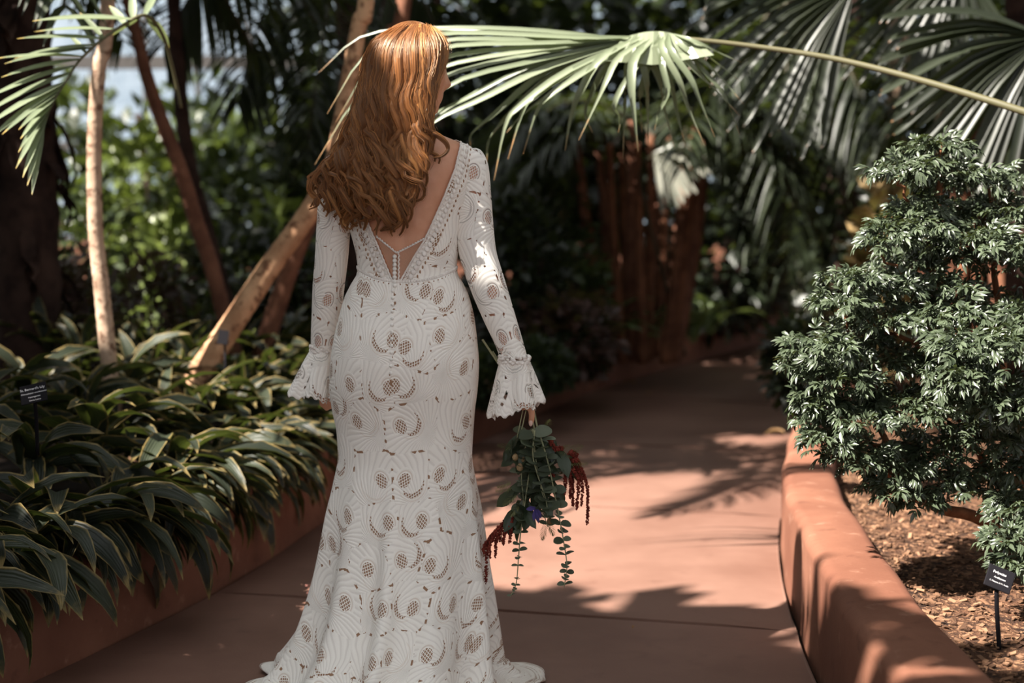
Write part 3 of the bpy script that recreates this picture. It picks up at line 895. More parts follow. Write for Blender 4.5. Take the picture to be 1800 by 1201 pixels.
TENDRILS = [[(604, 258), (572, 290), (548, 318), (545, 336), (560, 350), (558, 362), (538, 370)], [(602, 282), (576, 310), (572, 330), (581, 350), (588, 362), (578, 372)], [(612, 292), (597, 320), (600, 340), (610, 355), (606, 368), (583, 380)], [(645, 322), (624, 340), (628, 360), (634, 373), (618, 385), (610, 398), (619, 405)], [(690, 320), (702, 345), (690, 365), (704, 377), (700, 393), (687, 405), (692, 419)],
 [(742, 236), (765, 236), (783, 250), (786, 264), (774, 275), (756, 277)], [(700, 280), (722, 300), (730, 318), (720, 336), (728, 352), (722, 372)], [(655, 330), (668, 352), (656, 372), (664, 392), (655, 408)], [(728, 250), (748, 262), (742, 280), (728, 292), (738, 306)], [(632, 215), (604, 246), (586, 276), (560, 300), (556, 322), (570, 338)], [(618, 200), (600, 236), (596, 262), (570, 286), (556, 300)]]
for li in range(NLOCK+len(TENDRILS)):
    TEND = TENDRILS[li-NLOCK] if li >= NLOCK else None
    s_ = (li+0.5)/NLOCK if li < 70 else rng.random()
    lay = 0.0 if li < 40 else rng.random()
    s_ = min(max(s_+rng.normal(0, .01), 0), 1)
    g_ = s_*(len(GUIDES)-1); i0 = min(int(g_), len(GUIDES)-2); fr = g_-i0
    base_p = GD[i0]*(1-fr)+GD[i0+1]*fr
    tt = np.linspace(0, 1, NP)
    endk = 1.0 if rng.random() < 0.3 else rng.uniform(0.56, 0.97)
    if TEND is not None: base_p = catmull(TEND, NP); endk = 1.0
    src = np.linspace(0, endk, NP)*(NP-1)
    base_p = np.column_stack([np.interp(src, np.arange(NP), base_p[:, k]) for k in (0, 1)])
    dist = np.concatenate([[0], np.cumsum(np.linalg.norm(np.diff(base_p, axis=0), axis=1))])
    lam = rng.uniform(78, 118); ph = 5.0*s_+rng.normal(0, 1.1)
    amp = (1.2+15.5*np.clip((dist-70)/210, 0, 1)**1.05)*rng.uniform(0.55, 1.35)
    if TEND is not None: amp = amp*0+1.0
    wx = amp*np.sin(2*PI*dist/lam+ph); wd = amp*np.cos(2*PI*dist/lam+ph)
    cxp = base_p[:, 0]+wx; cyp = base_p[:, 1]+0.25*amp*np.sin(4*PI*dist/lam+ph)
    cD = hair_depth(cxp, cyp, 0.006+0.024*lay)-wd*px2m*0.40
    cD[0] += 0.055; cD[1] += 0.022; cD[2] += 0.006
    if TEND is not None:
        cD = hair_depth(cxp, cyp, 0.022)-wd*px2m*0.4
    C = np.array([W(a, b, d) for a, b, d in zip(cxp, cyp, cD)])
    lr = rng.uniform(5.0, 10.5)*px2m
    if TEND is not None: lr = rng.uniform(3.5, 5.5)*px2m
    rad = lr*(0.6+0.5*np.clip(tt*6, 0, 1))*(1-0.86*tt**1.7)
    T = np.gradient(C, axis=0); T /= np.linalg.norm(T, axis=1)[:, None]
    A_ = np.cross(T, [0, 1, 0.02]); A_ /= np.linalg.norm(A_, axis=1)[:, None]; B_ = np.cross(T, A_)
    coresV.append(tube_fast(C[1:-1], rad[1:-1]*0.80, KC)); off_ = rng.uniform(0, 9)
    coresUV += [(off_+(j if j <= KC/2 else KC-j)/KC*2, off_+t_) for t_ in tt[1:-1] for j in range(KC)]
    for k in range(NST):
        a_ = rng.uniform(0, 2*PI); rr_ = math.sqrt(rng.uniform(0.45, 1.25)); tw = rng.normal(0, 0.8)
        ang = a_+tw*tt*2.0
        ox = rr_*np.cos(ang); ob = rr_*np.sin(ang)*0.7
        stray = 1.0 if rng.random() > 0.1 else 1.6
        P = C+A_*(rad*ox*stray)[:, None]+B_*(rad*ob*stray)[:, None]
        if stray > 1.2: P = P+np.column_stack([np.sin(tt*rng.uniform(5, 11)+a_)*0.006*tt, np.zeros(NP), np.cos(tt*rng.uniform(5, 9)+a_)*0.004*tt])
        wd_ = rng.uniform(0.00028, 0.00062)*(1-0.5*tt)
        strandsV.append(tube_fast(P[1:-1], wd_[1:-1], 3))
n3 = (NP-2)*3; n6 = (NP-2)*KC
SVh = np.concatenate(strandsV); SFh = (FS3[None]+(np.arange(len(strandsV))*n3)[:, None, None]).reshape(-1, 4)
CVh = np.concatenate(coresV); CFh = (FC6[None]+(np.arange(len(coresV))*n6)[:, None, None]).reshape(-1, 4)
# scalp cap of combed hair under the locks
cap = []
na2, ne2 = 64, 28
for i in range(ne2):
    e_ = -0.75+(PI/2+0.72)*i/(ne2-1)
    for j in range(na2):
        a_ = -PI+2*PI*j/na2
        q = head_point(a_, e_); front = math.cos(a_)*math.cos(e_)
        k = 0.010 if front < 0.35 else 0.010-0.03*min(1, (front-0.35)/0.3)
        if front > 0.35 and e_ > 0.62: k = 0.010
        q = q+(q-HC)/np.linalg.norm(q-HC)*k
        cap.append(q)
hair = part(bride, 'hair', np.array(cap), grid_faces(ne2, na2, True), M_HAIRCAP, [(min(j, na2-j)/4.0, i/ne2) for i in range(ne2) for j in range(na2)])
lk = part(hair, 'hair_locks', CVh, CFh, M_HAIRC, coresUV, off=bride.location)
st = part(hair, 'hair_strands', SVh, SFh, M_HAIR, kind='stuff', off=bride.location)
# ================================================================== PLANT KIT
def strap_leaf(length, width, arch0, arch1, fold=0.25, n=9, twist=0.0, wav=0.0):
    """leaf along +Y rising then drooping; returns V, F, UV"""
    s = np.linspace(0, 1, n); el = np.radians(arch0+(arch1-arch0)*s**1.1)
    dy = np.cos(el)*length/(n-1); dz = np.sin(el)*length/(n-1)
    y = np.concatenate([[0], np.cumsum(dy)[:-1]]); z = np.concatenate([[0], np.cumsum(dz)[:-1]])
    w = width*np.interp(s, [0, .12, .35, .6, .85, 1], [.30, .45, .95, 1, .55, .02])
    V, UV = [], []
    for i in range(n):
        tx, tz = -math.sin(el[i]), math.cos(el[i])
        r = twist*s[i]
        for j, c in enumerate((-1, -.5, 0, .5, 1)):
            off = abs(c)*w[i]/2*fold*2+wav*w[i]*math.sin(s[i]*16+c*2)*abs(c)
            X_ = c*w[i]/2; 
            V.append((X_*math.cos(r), y[i]+tx*off+0.0, z[i]+tz*off+X_*math.sin(r))); UV.append((0.5+c/2, s[i]))
    return np.array(V), grid_faces(n, 5), np.array(UV)
ORD = ['first', 'second', 'third', 'fourth', 'fifth', 'sixth', 'seventh', 'eighth', 'ninth', 'tenth', 'eleventh', 'twelfth', 'thirteenth', 'fourteenth', 'fifteenth', 'sixteenth', 'seventeenth', 'eighteenth', 'nineteenth', 'twentieth', 'twenty-first', 'twenty-second', 'twenty-third', 'twenty-fourth']
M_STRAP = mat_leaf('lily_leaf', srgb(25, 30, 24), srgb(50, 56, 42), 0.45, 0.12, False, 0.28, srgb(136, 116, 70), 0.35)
STRAP = []
for k in range(16):
    STRAP.append(mesh_from('lily_leaf', *strap_leaf(rng.uniform(.27, .40), rng.uniform(.054, .074), rng.uniform(15, 60), rng.uniform(-75, -10), 0.22, 9, rng.normal(0, .3), 0.05)))
def put_leaf(name, me, mat, root, local):
    o = obj(name, me, mat, root); o.matrix_local = Matrix(local.tolist()); return o
def leaf_clump(label, loc, nleaf, bias, group, meshes, mat, sc=(0.8, 1.15), name='lily_plant', pitch=(-0.5, 0.5), cat='plant', spread=1.0):
    root = thing(name, label, cat, tuple(float(v) for v in loc), group)
    a0 = rng.uniform(0, 2*PI)
    for k in range(nleaf):
        a = a0+k*2.399+rng.normal(0, .25)
        d = np.array([math.cos(a), math.sin(a), 0])*spread+np.array([bias[0], bias[1], 0])*rng.uniform(0.2, 1.1)
        d /= np.linalg.norm(d)+1e-6; d[2] = rng.uniform(*pitch)
        s_ = rng.uniform(*sc)
        put_leaf('leaf', meshes[rng.integers(len(meshes))], mat, root, frame((rng.normal(0, .02), rng.normal(0, .02), rng.uniform(-0.02, 0.08)), d, (0, 0, 1), s_, rng.normal(0, .35)))
    return root
# rows of lilies spilling over the left wall
nLd = nrm(ELd, -1)
seglen = np.concatenate([[0], np.cumsum(np.linalg.norm(np.diff(ELd, axis=0), axis=1))])
def on_left(y_target, off):
    i = int(np.argmin(abs(ELd[:, 1]-y_target))); q = ELd[i]+nLd[i]*off; return np.array([q[0], q[1]]), -nLd[i]
for off, z, step, y0, y1, desc, nl in ((0.16, 0.31, 0.20, 3.0, 6.7, 'hanging over the left wall', 18), (0.42, 0.42, 0.27, 3.1, 7.2, 'just behind the left wall', 15), (0.76, 0.50, 0.33, 3.4, 7.4, 'well inside the left bed', 13), (1.15, 0.50, 0.40, 3.9, 7.3, 'deepest in the left bed', 12)):
    for k, yt in enumerate(np.arange(y0, y1, step)):
        q, nrm_out = on_left(yt+rng.normal(0, .03), off+rng.normal(0, .03))
        leaf_clump(f'dark green strap-leaved plant {desc}, {ORD[k]} from the camera', (q[0], q[1], z), nl, nrm_out*(1.9 if off < 0.3 else 1.1), 'strap-leaved lilies spilling over the left wall', STRAP, M_STRAP, pitch=(-1.1, 0.35) if off < 0.3 else (-0.45, 0.6))

for k, yt in enumerate(np.arange(2.7, 6.2, 0.19)):
    q, nrm_out = on_left(yt, .08+rng.normal(0, .02))
    leaf_clump(f'strap-leaved plant trailing down the face of the left wall, {ORD[k]} from the camera', (q[0], q[1], .31), 11, nrm_out*3.2, 'strap-leaved lilies spilling over the left wall', STRAP, M_STRAP, sc=(.8, 1.2) if yt < 4.6 else (.6, .9), pitch=(-1.3, .1))
# ------------------------------------------------------------------ fronds
def strip(P0, P1, droop, w, n=6, side=None, up=(0, 0, 1), prof=(0.5, 1, 0.9, 0.6, 0.05), pleat=0.3):
    """narrow folded strip leaflet from P0 to P1 bowed by droop -> V,F"""
    s = np.linspace(0, 1, n)[:, None]; P = P0*(1-s)+P1*s; P = P+np.asarray(droop)*(4*s*(1-s))
    return strip_path(P, w, prof, pleat, up)
def strip_path(P, w, prof=(0.5, 1, 0.9, 0.6, 0.05), pleat=0.3, up=(0, 0, 1)):
    n = len(P); T = np.gradient(P, axis=0); T /= np.linalg.norm(T, axis=1)[:, None]+1e-9
    sd = np.cross(T, up); nn = np.linalg.norm(sd, axis=1)[:, None]; sd = sd/np.maximum(nn, 1e-5)
    nr = np.cross(sd, T)
    ww = w/2*np.interp(np.linspace(0, 1, n), np.linspace(0, 1, len(prof)), prof)[:, None]
    V = np.stack([P-sd*ww, P-nr*ww*pleat*1.4, P+sd*ww], 1).reshape(-1, 3)
    return V, grid_faces(n, 3)
def pinnate(R, nl, length, w, ang=55, droop=0.12, up=(0, 0, 1), start=0.12, n=5, jit=0.06, vee=0.2):
    """leaflets on both sides of the rachis R (m,3) -> list of (V,F)"""
    R = np.asarray(R); m = len(R); out = []
    T = np.gradient(R, axis=0); T /= np.linalg.norm(T, axis=1)[:, None]
    for i, s in enumerate(np.linspace(start, 0.995, nl)):
        k = min(int(s*(m-1)), m-2); f = s*(m-1)-k
        p = R[k]*(1-f)+R[k+1]*f; t = T[k]
        sd = np.cross(t, up); sd /= np.linalg.norm(sd)+1e-6; u = np.cross(sd, t)
        L = length*np.interp(s, [0, .15, .5, .85, 1], [.45, .8, 1, .65, .35])
        a = math.radians(ang*(1-0.55*s))
        for side in (-1, 1):
            d = t*math.cos(a)+sd*side*math.sin(a)+u*vee+rng.normal(0, jit, 3)
            d /= np.linalg.norm(d)
            e = p+d*L+np.array([0, 0, -droop*L*1.2])
            out.append(strip(p, e, (0, 0, droop*L*0.6), w, n))
    return out
def arch(base, direction, length, rise, fall, n=14):
    """rachis arching up and out from base"""
    s = np.linspace(0, 1, n)[:, None]; d = np.asarray(direction, float); d /= np.linalg.norm(d)
    return np.asarray(base)+d*length*s*(1-0.12*s)+np.array([0, 0, 1.0])*(rise*s-fall*s*s)
def ringed(P, r, n, k=12, depth=0.05, every=2):
    Q = catmull(P, n); rr = np.interp(np.linspace(0, 1, n), np.linspace(0, 1, len(r)), r)
    rr = rr*(1+depth*((np.arange(n) % every) == 0))
    return tube(Q, rr, k)
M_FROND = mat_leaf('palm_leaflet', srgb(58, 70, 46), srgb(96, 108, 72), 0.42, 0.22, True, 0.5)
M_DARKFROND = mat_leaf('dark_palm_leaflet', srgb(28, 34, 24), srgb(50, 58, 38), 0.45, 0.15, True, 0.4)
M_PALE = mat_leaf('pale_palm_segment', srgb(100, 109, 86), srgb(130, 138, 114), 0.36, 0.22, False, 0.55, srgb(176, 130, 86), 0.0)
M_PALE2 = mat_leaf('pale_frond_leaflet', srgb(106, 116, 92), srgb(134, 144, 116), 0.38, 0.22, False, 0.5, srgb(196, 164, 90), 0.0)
M_BARK = mat_noise('pale_palm_bark', srgb(150, 124, 104), srgb(186, 160, 138), 9, 0.85, 0.5, 0.01, 0.2, srgb(112, 86, 70), 30)
M_BARKW = mat_noise('tan_palm_bark', srgb(150, 112, 84), srgb(196, 156, 122), 7, 0.85, 0.5, 0.01, 0.2, srgb(110, 78, 58), 24)
M_BARKB = mat_noise('brown_palm_bark', srgb(86, 56, 44), srgb(122, 84, 66), 8, 0.9, 0.6, 0.01, 0.15)
M_BARKD = mat_noise('dark_bark', srgb(36, 26, 24), srgb(64, 48, 42), 7, 0.9, 0.7, 0.02, 0.1)
M_BARKO = mat_noise('orange_cane_bark', srgb(82, 52, 38), srgb(124, 82, 60), 8, 0.85, 0.5, 0.01, 0.2)
M_RACHIS = mat_plain('frond_stalk', srgb(84, 80, 54), 0.55)
M_RACHISD = mat_plain('dark_frond_stalk', srgb(58, 54, 38), 0.6)
def crown(root, top, nf, length, rise, fall, nl, ll, w, mat, mr, a0=0.0, ang=(0, 2*PI), name='frond', tilt=0.3):
    for k in range(nf):
        a = a0+ang[0]+(ang[1]-ang[0])*(k+rng.uniform(-.25, .25))/nf
        up_ = rng.uniform(-tilt, 1.0)
        R = arch(top, (math.cos(a), math.sin(a), 0.0), length*rng.uniform(.8, 1.1), rise*(0.4+up_), fall*rng.uniform(.8, 1.2))
        lf = pinnate(R, nl, ll*rng.uniform(.85, 1.1), w, 62, 0.25)
        V, Fq = merge(lf)
        fo = part(root, name, V, Fq, mat)
        part(fo, 'frond_stalk', *tube(R, np.linspace(0.022, 0.005, len(R))*length/2, 6), mr, off=root.location)
# ================================================================== NEAR PALMS
# slender pale trunk rising through the left bed
def palm_stem(name, label, pts, rad_px, Ds, mat, base_py, n=70, depth=0.045, crown_args=None, extra_top=None):
    """pixel path from base to the top of the frame; the stem is carried on down to the soil and up to a crown above the frame"""
    P = [W(x, y, D) for (x, y), D in zip(pts, Ds)]
    r = [rp*D/F for rp, D in zip(rad_px, Ds)]
    low = P[0]+(P[0]-P[1])/np.linalg.norm(P[0]-P[1])*0.0
    d = (P[0]-P[1]); t = (0.2-P[0][2])/d[2] if P[0][2] > 0.25 else 0
    t = min(t, 3.0)
    P = [P[0]+d*t]+P if t > 0 else P
    if t > 0: r = [r[0]*1.15]+r
    if extra_top is not None:
        P.append(np.asarray(extra_top, float)); r.append(r[-1]*0.9)
    root = thing(name, label, 'palm', tuple(float(v) for v in P[0]))
    V, Fq = ringed(P, r, n, 14, depth)
    part(root, 'trunk', V, Fq, mat)
    if crown_args: crown(root, P[-1], *crown_args)
    return root
palm_stem('slender_palm', 'slender pale ringed palm trunk, nearly upright in the left bed', [(192, 640), (178, 500), (168, 400), (166, 250), (174, 120), (190, 0)], [14.5, 13.5, 13, 12.5, 12, 12], [5.6]*6, M_BARK, 640, 90, 0.05, (7, 1.2, 0.5, 0.8, 26, 0.45, 0.035, M_FROND, M_RACHIS), (-1.45, 5.5, 3.6))
palm_stem('leaning_palm', 'pale tan palm trunk leaning right, with a small black plate near its base', [(362, 640), (420, 552), (480, 462), (545, 370), (585, 290), (610, 160), (632, 40), (648, -40)], [22, 20, 19, 18, 16, 14.5, 14, 14], [5.9, 5.95, 6, 6.05, 6.1, 6.1, 6.1, 6.1], M_BARKW, 640, 90, 0.03, (9, 1.7, 0.6, 0.9, 26, 0.5, 0.035, M_FROND, M_RACHIS), (-0.45, 6.2, 3.9))
palm_stem('leaning_palm', 'brown palm trunk crossing behind the pale leaning trunk, leaning right', [(470, 590), (500, 500), (530, 420), (572, 330), (640, 190), (688, 60), (712, -10)], [17, 16, 15, 14, 13, 13, 13], [7.0]*7, M_BARKB, 600, 90, 0.04, (9, 1.8, 0.6, 1.0, 26, 0.5, 0.035, M_DARKFROND, M_RACHISD), (-0.3, 7.2, 4.3))
palm_stem('leaning_palm', 'brown palm trunk leaning left behind the upright pale trunk', [(398, 570), (372, 470), (345, 390), (318, 300), (280, 200), (254, 120), (240, 60)], [14, 14, 14, 13, 12, 11, 10], [7.2]*7, M_BARKB, 580, 90, 0.04, (7, 1.3, 0.4, 0.9, 22, 0.4, 0.03, M_DARKFROND, M_RACHISD), (-2.1, 7.3, 3.0))
palm_stem('ringed_palm', 'thin dark palm trunk with strong leaf-scar rings behind the leaning trunks', [(390, 500), (362, 400), (335, 300), (320, 200), (312, 100), (305, -10)], [12, 12, 12, 12, 11, 11], [7.8]*6, M_BARKD, 520, 50, 0.14, (9, 1.7, 0.5, 1.0, 24, 0.45, 0.03, M_DARKFROND, M_RACHISD), (-1.85, 7.8, 4.2))

# ---- sunlit feather frond at the upper left, each leaflet an object
fr = thing('palm_frond', 'sunlit feather-shaped palm frond drooping in front of the pale upright trunk', 'palm frond', tuple(float(v) for v in W(318, 190, 5.2)))
Rp = catmull([W(318, 190, 5.2), W(306, 130, 5.15), (W(286, 62, 5.05)), W(256, 27, 4.95), W(215, 45, 4.9), W(172, 76, 4.85), W(140, 106, 4.8), W(118, 140, 4.75), W(98, 172, 4.7), W(82, 205, 4.65), W(70, 240, 4.6)], 60)
part(fr, 'stalk', *tube(Rp, np.linspace(0.007, 0.0025, 60), 8), M_RACHIS)
LF = [((232, 32), (57, 37), 4.7, 15), ((200, 52), (60, 56), 4.75, 9), ((185, 66), (30, 68), 4.7, 12), ((172, 76), (25, 103), 4.7, 11), ((160, 86), (8, 112), 4.65, 13), ((148, 98), (-14, 104), 4.6, 9), ((140, 106), (2, 136), 4.6, 12), ((132, 118), (-30, 176), 4.55, 12), ((124, 128), (-34, 204), 4.55, 12), ((116, 142), (-30, 226), 4.5, 12), ((110, 150), (-20, 246), 4.5, 12), ((104, 162), (4, 236), 4.5, 10), ((98, 172), (33, 228), 4.5, 10), ((94, 180), (36, 244), 4.5, 10), ((90, 188), (32, 268), 4.45, 9), ((86, 196), (28, 296), 4.45, 9), ((82, 205), (40, 312), 4.45, 9), ((78, 215), (48, 326), 4.45, 9), ((75, 225), (56, 342), 4.45, 9), ((70, 240), (62, 318), 4.5, 8),
      ((246, 30), (198, 62), 5.1, 20), ((262, 29), (297, 84), 5.2, 17), ((222, 42), (192, 10), 5.0, 11), ((236, 33), (232, -12), 5.0, 11), ((256, 27), (280, -20), 5.1, 11), ((180, 70), (140, 22), 4.9, 8), ((150, 96), (120, 60), 4.85, 7)]
for (a, b, Dt, wp) in LF:
    # nearest rachis point
    p0 = min(Rp, key=lambda q: (pix(q)[0]-a[0])**2+(pix(q)[1]-a[1])**2)
    p1 = W(b[0], b[1], Dt)
    V, Fq = strip(p0, p1, (0, 0, 0.035*np.linalg.norm(p1-p0)), wp*1.35*4.7/F, 8, prof=(0.45, 1, 1, 0.75, 0.06), pleat=0.35, up=(0, -0.55, 0.8))
    uv = np.array([[c, i/7] for i in range(8) for c in (0.1, 0.5, 0.9)])
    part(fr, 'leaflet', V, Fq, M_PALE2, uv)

# ---- big fan palm leaf behind the woman's head; its stalk comes in from the right
fan = thing('fan_palm_leaf', 'large pale sunlit fan palm leaf spreading behind her head on a long stalk', 'palm leaf', tuple(float(v) for v in W(1830, 214, 4.3)))
Sp = catmull([W(1990, 262, 4.2), W(1830, 206, 4.3), W(1650, 150, 4.45), W(1480, 106, 4.58), W(1330, 82, 4.66), W(1200, 68, 4.7), W(1135, 68, 4.7)], 50)
part(fan, 'stalk', *tube(Sp, np.linspace(0.013, 0.006, 50), 10, True, 0.7), M_RACHIS)
def cp(x, y): return (780+x/3, y/3)      # coordinates read off an enlarged view
FANS = [  # mid, (bend), tip, width px, mid depth, tip depth
 [cp(500, 165), cp(0, 145), (640, 62), (560, 128), 12], [cp(500, 190), cp(0, 176), (650, 90), (575, 200), 13], [cp(500, 215), cp(0, 212), (660, 110), (590, 215), 13], [cp(480, 232), cp(0, 250), (650, 140), (575, 285), 13],
 [cp(520, 250), cp(0, 300), (640, 160), (553, 290), 13], [cp(520, 262), cp(0, 350), (660, 180), (560, 338), 12], [cp(500, 285), cp(20, 395), (680, 190), (600, 290), 13], [cp(500, 320), cp(40, 440), (700, 230), (640, 300), 13],
 [cp(520, 330), cp(160, 500), cp(-60, 605), cp(-160, 700), 14], [cp(540, 360), cp(200, 520), cp(-40, 635), cp(-130, 760), 13], [cp(560, 370), cp(280, 590), cp(150, 700), cp(140, 770), 13], [cp(600, 385), cp(330, 620), cp(240, 735), cp(225, 860), 13],
 [cp(640, 385), cp(400, 560), cp(325, 660), cp(265, 950), 12], [cp(680, 375), cp(480, 510), cp(415, 590), cp(338, 840), 12], [cp(760, 370), cp(560, 500), cp(490, 590), cp(418, 815), 12], [cp(840, 300), cp(720, 480), cp(670, 620), cp(640, 795), 13],
 [cp(900, 300), cp(800, 450), cp(745, 590), cp(785, 700), 13], [cp(930, 300), cp(860, 420), cp(815, 520), cp(712, 738), 10], [cp(990, 280), cp(960, 440), cp(955, 560), cp(945, 840), 10], [cp(1010, 300), cp(990, 450), cp(1005, 620), cp(1025, 800), 14],
 [cp(1050, 290), cp(1070, 430), cp(1075, 560), cp(1080, 760), 12], [cp(1085, 280), cp(1140, 430), cp(1165, 580), cp(1217, 780), 13], [cp(1120, 270), cp(1195, 430), cp(1230, 590), cp(1276, 778), 13], [cp(1150, 260), cp(1240, 420), cp(1290, 570), cp(1378, 772), 12],
 [cp(1190, 260), cp(1300, 410), cp(1350, 530), cp(1430, 725), 12], [cp(1220, 250), cp(1350, 390), cp(1440, 480), cp(1562, 612), 12], [cp(1250, 240), cp(1390, 340), cp(1480, 430), cp(1580, 548), 11], [cp(1280, 225), cp(1390, 290), cp(1460, 345), cp(1562, 428), 9],
 [cp(1290, 210), cp(1390, 245), cp(1470, 285), cp(1570, 330), 8], [cp(700, 200), cp(300, 175), (790, 52), (700, 58), 10], [cp(1150, 330), cp(1180, 480), cp(1130, 600), cp(1110, 690), 10], [cp(1010, 360), cp(900, 540), cp(930, 620), cp(920, 700), 10],
 [cp(1100, 300), cp(1040, 480), cp(1040, 600), cp(1045, 700), 10], [cp(1330, 330), cp(1480, 500), cp(1520, 600), cp(1560, 710), 8], [cp(780, 330), cp(640, 430), cp(420, 600), cp(330, 700), 10], [cp(640, 300), cp(300, 420), cp(40, 560), cp(-90, 660), 12]]
nf = len(FANS)
for i, (m1, m2, m3, m4, wp) in enumerate(FANS):
    q = m1[0]
    hubx = 1105+min(1, max(0, (q-930)/280))*80; huby = 70-10*min(1, max(0, (q-960)/100))
    low = (m4[1]-60)/220
    back = 0.22*rng.random()
    D_ = 4.66
    Pth = catmull([W(hubx, huby, D_+0.02), W(m1[0], m1[1]-2, D_-0.08+back*0.3), W(m2[0], m2[1], D_-0.12+back*0.6), W(m3[0], m3[1], D_-0.12+back), W(m4[0], m4[1], D_-0.10+back)], 14)
    V, Fq = strip_path(Pth, wp*(0.86 if i < 9 else 1.1)*D_/F, (0.28, 0.95, 1.05, 0.9, 0.62, 0.30, 0.04), 0.45, (0, -0.75, 0.65))
    uv = np.array([[c, i_/13] for i_ in range(14) for c in (0.12, 0.5, 0.88)])
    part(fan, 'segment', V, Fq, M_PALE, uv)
# the pleated heart of the fan where the segments are joined
hub = []
for a in np.linspace(0, 1, 15):
    x = 1096+a*124; yb = 66-14*math.sin(a*PI)+a*6
    mid_x = 1065+a*190; mid_y = 118-24*abs(a-0.45)-a*8
    hub.append([W(x, yb, 4.68+0.012*((int(a*14)) % 2)), W((x+mid_x)/2, (yb+mid_y)/2-3, 4.63+0.012*((int(a*14)) % 2)), W(mid_x, mid_y, 4.60+0.012*((int(a*14)) % 2))])
part(fan, 'pleated_heart', np.array(hub).reshape(-1, 3), grid_faces(15, 3), M_PALE, np.array([[0.5, 0.3]]*45), False)

# ---- name plates
M_PLATE = mat_plain('black_label_plastic', srgb(20, 18, 22), 0.75, 0.12)
M_INK = mat_plain('white_engraving', srgb(215, 212, 214), 0.6)
def text_mesh(s, size, align='CENTER'):
    c = bpy.data.curves.new('t', 'FONT'); c.body = s; c.size = size; c.align_x = align; c.align_y = 'CENTER'; c.resolution_u = 2; c.extrude = 0.0002
    o = bpy.data.objects.new('t', c); COL.objects.link(o)
    me = bpy.data.meshes.new_from_object(o.evaluated_get(bpy.context.evaluated_depsgraph_get()))
    bpy.data.objects.remove(o); bpy.data.curves.remove(c); me.name = 'lettering'; return me
def name_plate(label, center, w, h, tilt, roll, lines, foot, yaw=0.0):
    root = thing('plant_label', label, 'sign', tuple(float(v) for v in foot))
    R = Matrix.Rotation(yaw, 4, 'Z') @ Matrix.Rotation(PI/2-tilt, 4, 'X') @ Matrix.Rotation(roll, 4, 'Z')
    c = Vector([float(v) for v in center])-root.location
    pl = mesh_from('plate', *box((0, 0, 0), (w, h, 0.004)), None, False)
    o = obj('plate', pl, M_PLATE, root); o.matrix_local = Matrix.Translation(c) @ R
    bv = o.modifiers.new('b', 'BEVEL'); bv.width = 0.003; bv.segments = 2
    for s, x, y, sz in lines:
        t = obj('lettering', text_mesh(s, sz*h), M_INK, o); t.matrix_local = Matrix.Translation((x*w, y*h, 0.0024))
    top = np.array(center)+np.array((R @ Vector((0, -h*0.35, -0.006))))
    P = catmull([np.array(foot), np.array(foot)*0.4+top*0.6+[0, 0.004, 0], top], 8)
    part(root, 'stake', *tube(P, 0.0055, 6, True, 0.5), M_PLATE)
    return root
name_plate("black plate reading St. Bernard's Lily among the lilies at the left edge", W(59, 692, 3.85), 0.072, 0.058, 0.55, 0.25, [("St. Bernard's Lily", -0.02, 0.24, 0.17), ('Chlorophytum arundinaceum', 0.02, 0.02, 0.10), ('Asparagaceae', 0.02, -0.18, 0.105), ('Sierra Leone', 0.04, -0.36, 0.105)], W(66, 800, 3.9))
f_ = G(1757, 1150, 0.20)
name_plate('black plant label on a bent stake in the bark mulch by the right wall', W(1757, 1018, f_[1]+0.02), 0.064, 0.056, 0.5, -0.42, [('Polyscias', -0.05, 0.22, 0.16), ('Araliaceae', 0.0, 0.0, 0.12), ('E. Malaysia & W. Pacific', 0.02, -0.2, 0.085)], f_)
name_plate('small black plate on a stake in front of the tan leaning trunk', W(391, 592, 5.70), 0.052, 0.056, 0.3, 0.12, [('Palm', 0, 0.1, 0.0001)], W(397, 660, 5.72)) if False else None
root = thing('plant_label', 'small black plate on a stake in front of the tan leaning trunk', 'sign', tuple(float(v) for v in W(398, 700, 5.72)))
o = obj('plate', mesh_from('plate', *box((0, 0, 0), (0.042, 0.005, 0.058)), None, False), M_PLATE, root, Vector(W(392, 593, 5.7).tolist())-root.location); o.rotation_euler = (-0.3, 0.15, 0.1)
part(root, 'stake', *tube(np.array([W(398, 700, 5.72), W(395, 600, 5.71)]), 0.005, 6), M_PLATE)
root = thing('plant_label', 'grey-glinting plant label on a tall stake beside her left sleeve', 'sign', tuple(float(v) for v in G(500, 596, 0.25)))
Dl = root.location[1]; sc_ = Dl/F
o = obj('plate', mesh_from('plate', *box((0, 0, 0), (24*sc_, 17*sc_, 0.006)), None, False), M_PLATE, root, Vector(W(531, 468, Dl).tolist())-root.location); o.rotation_euler = (0.75, 0.22, 0.0)
part(root, 'stake', *tube(np.array([np.array(root.location), W(528, 476, Dl)]), 4*sc_, 6), M_PLATE)
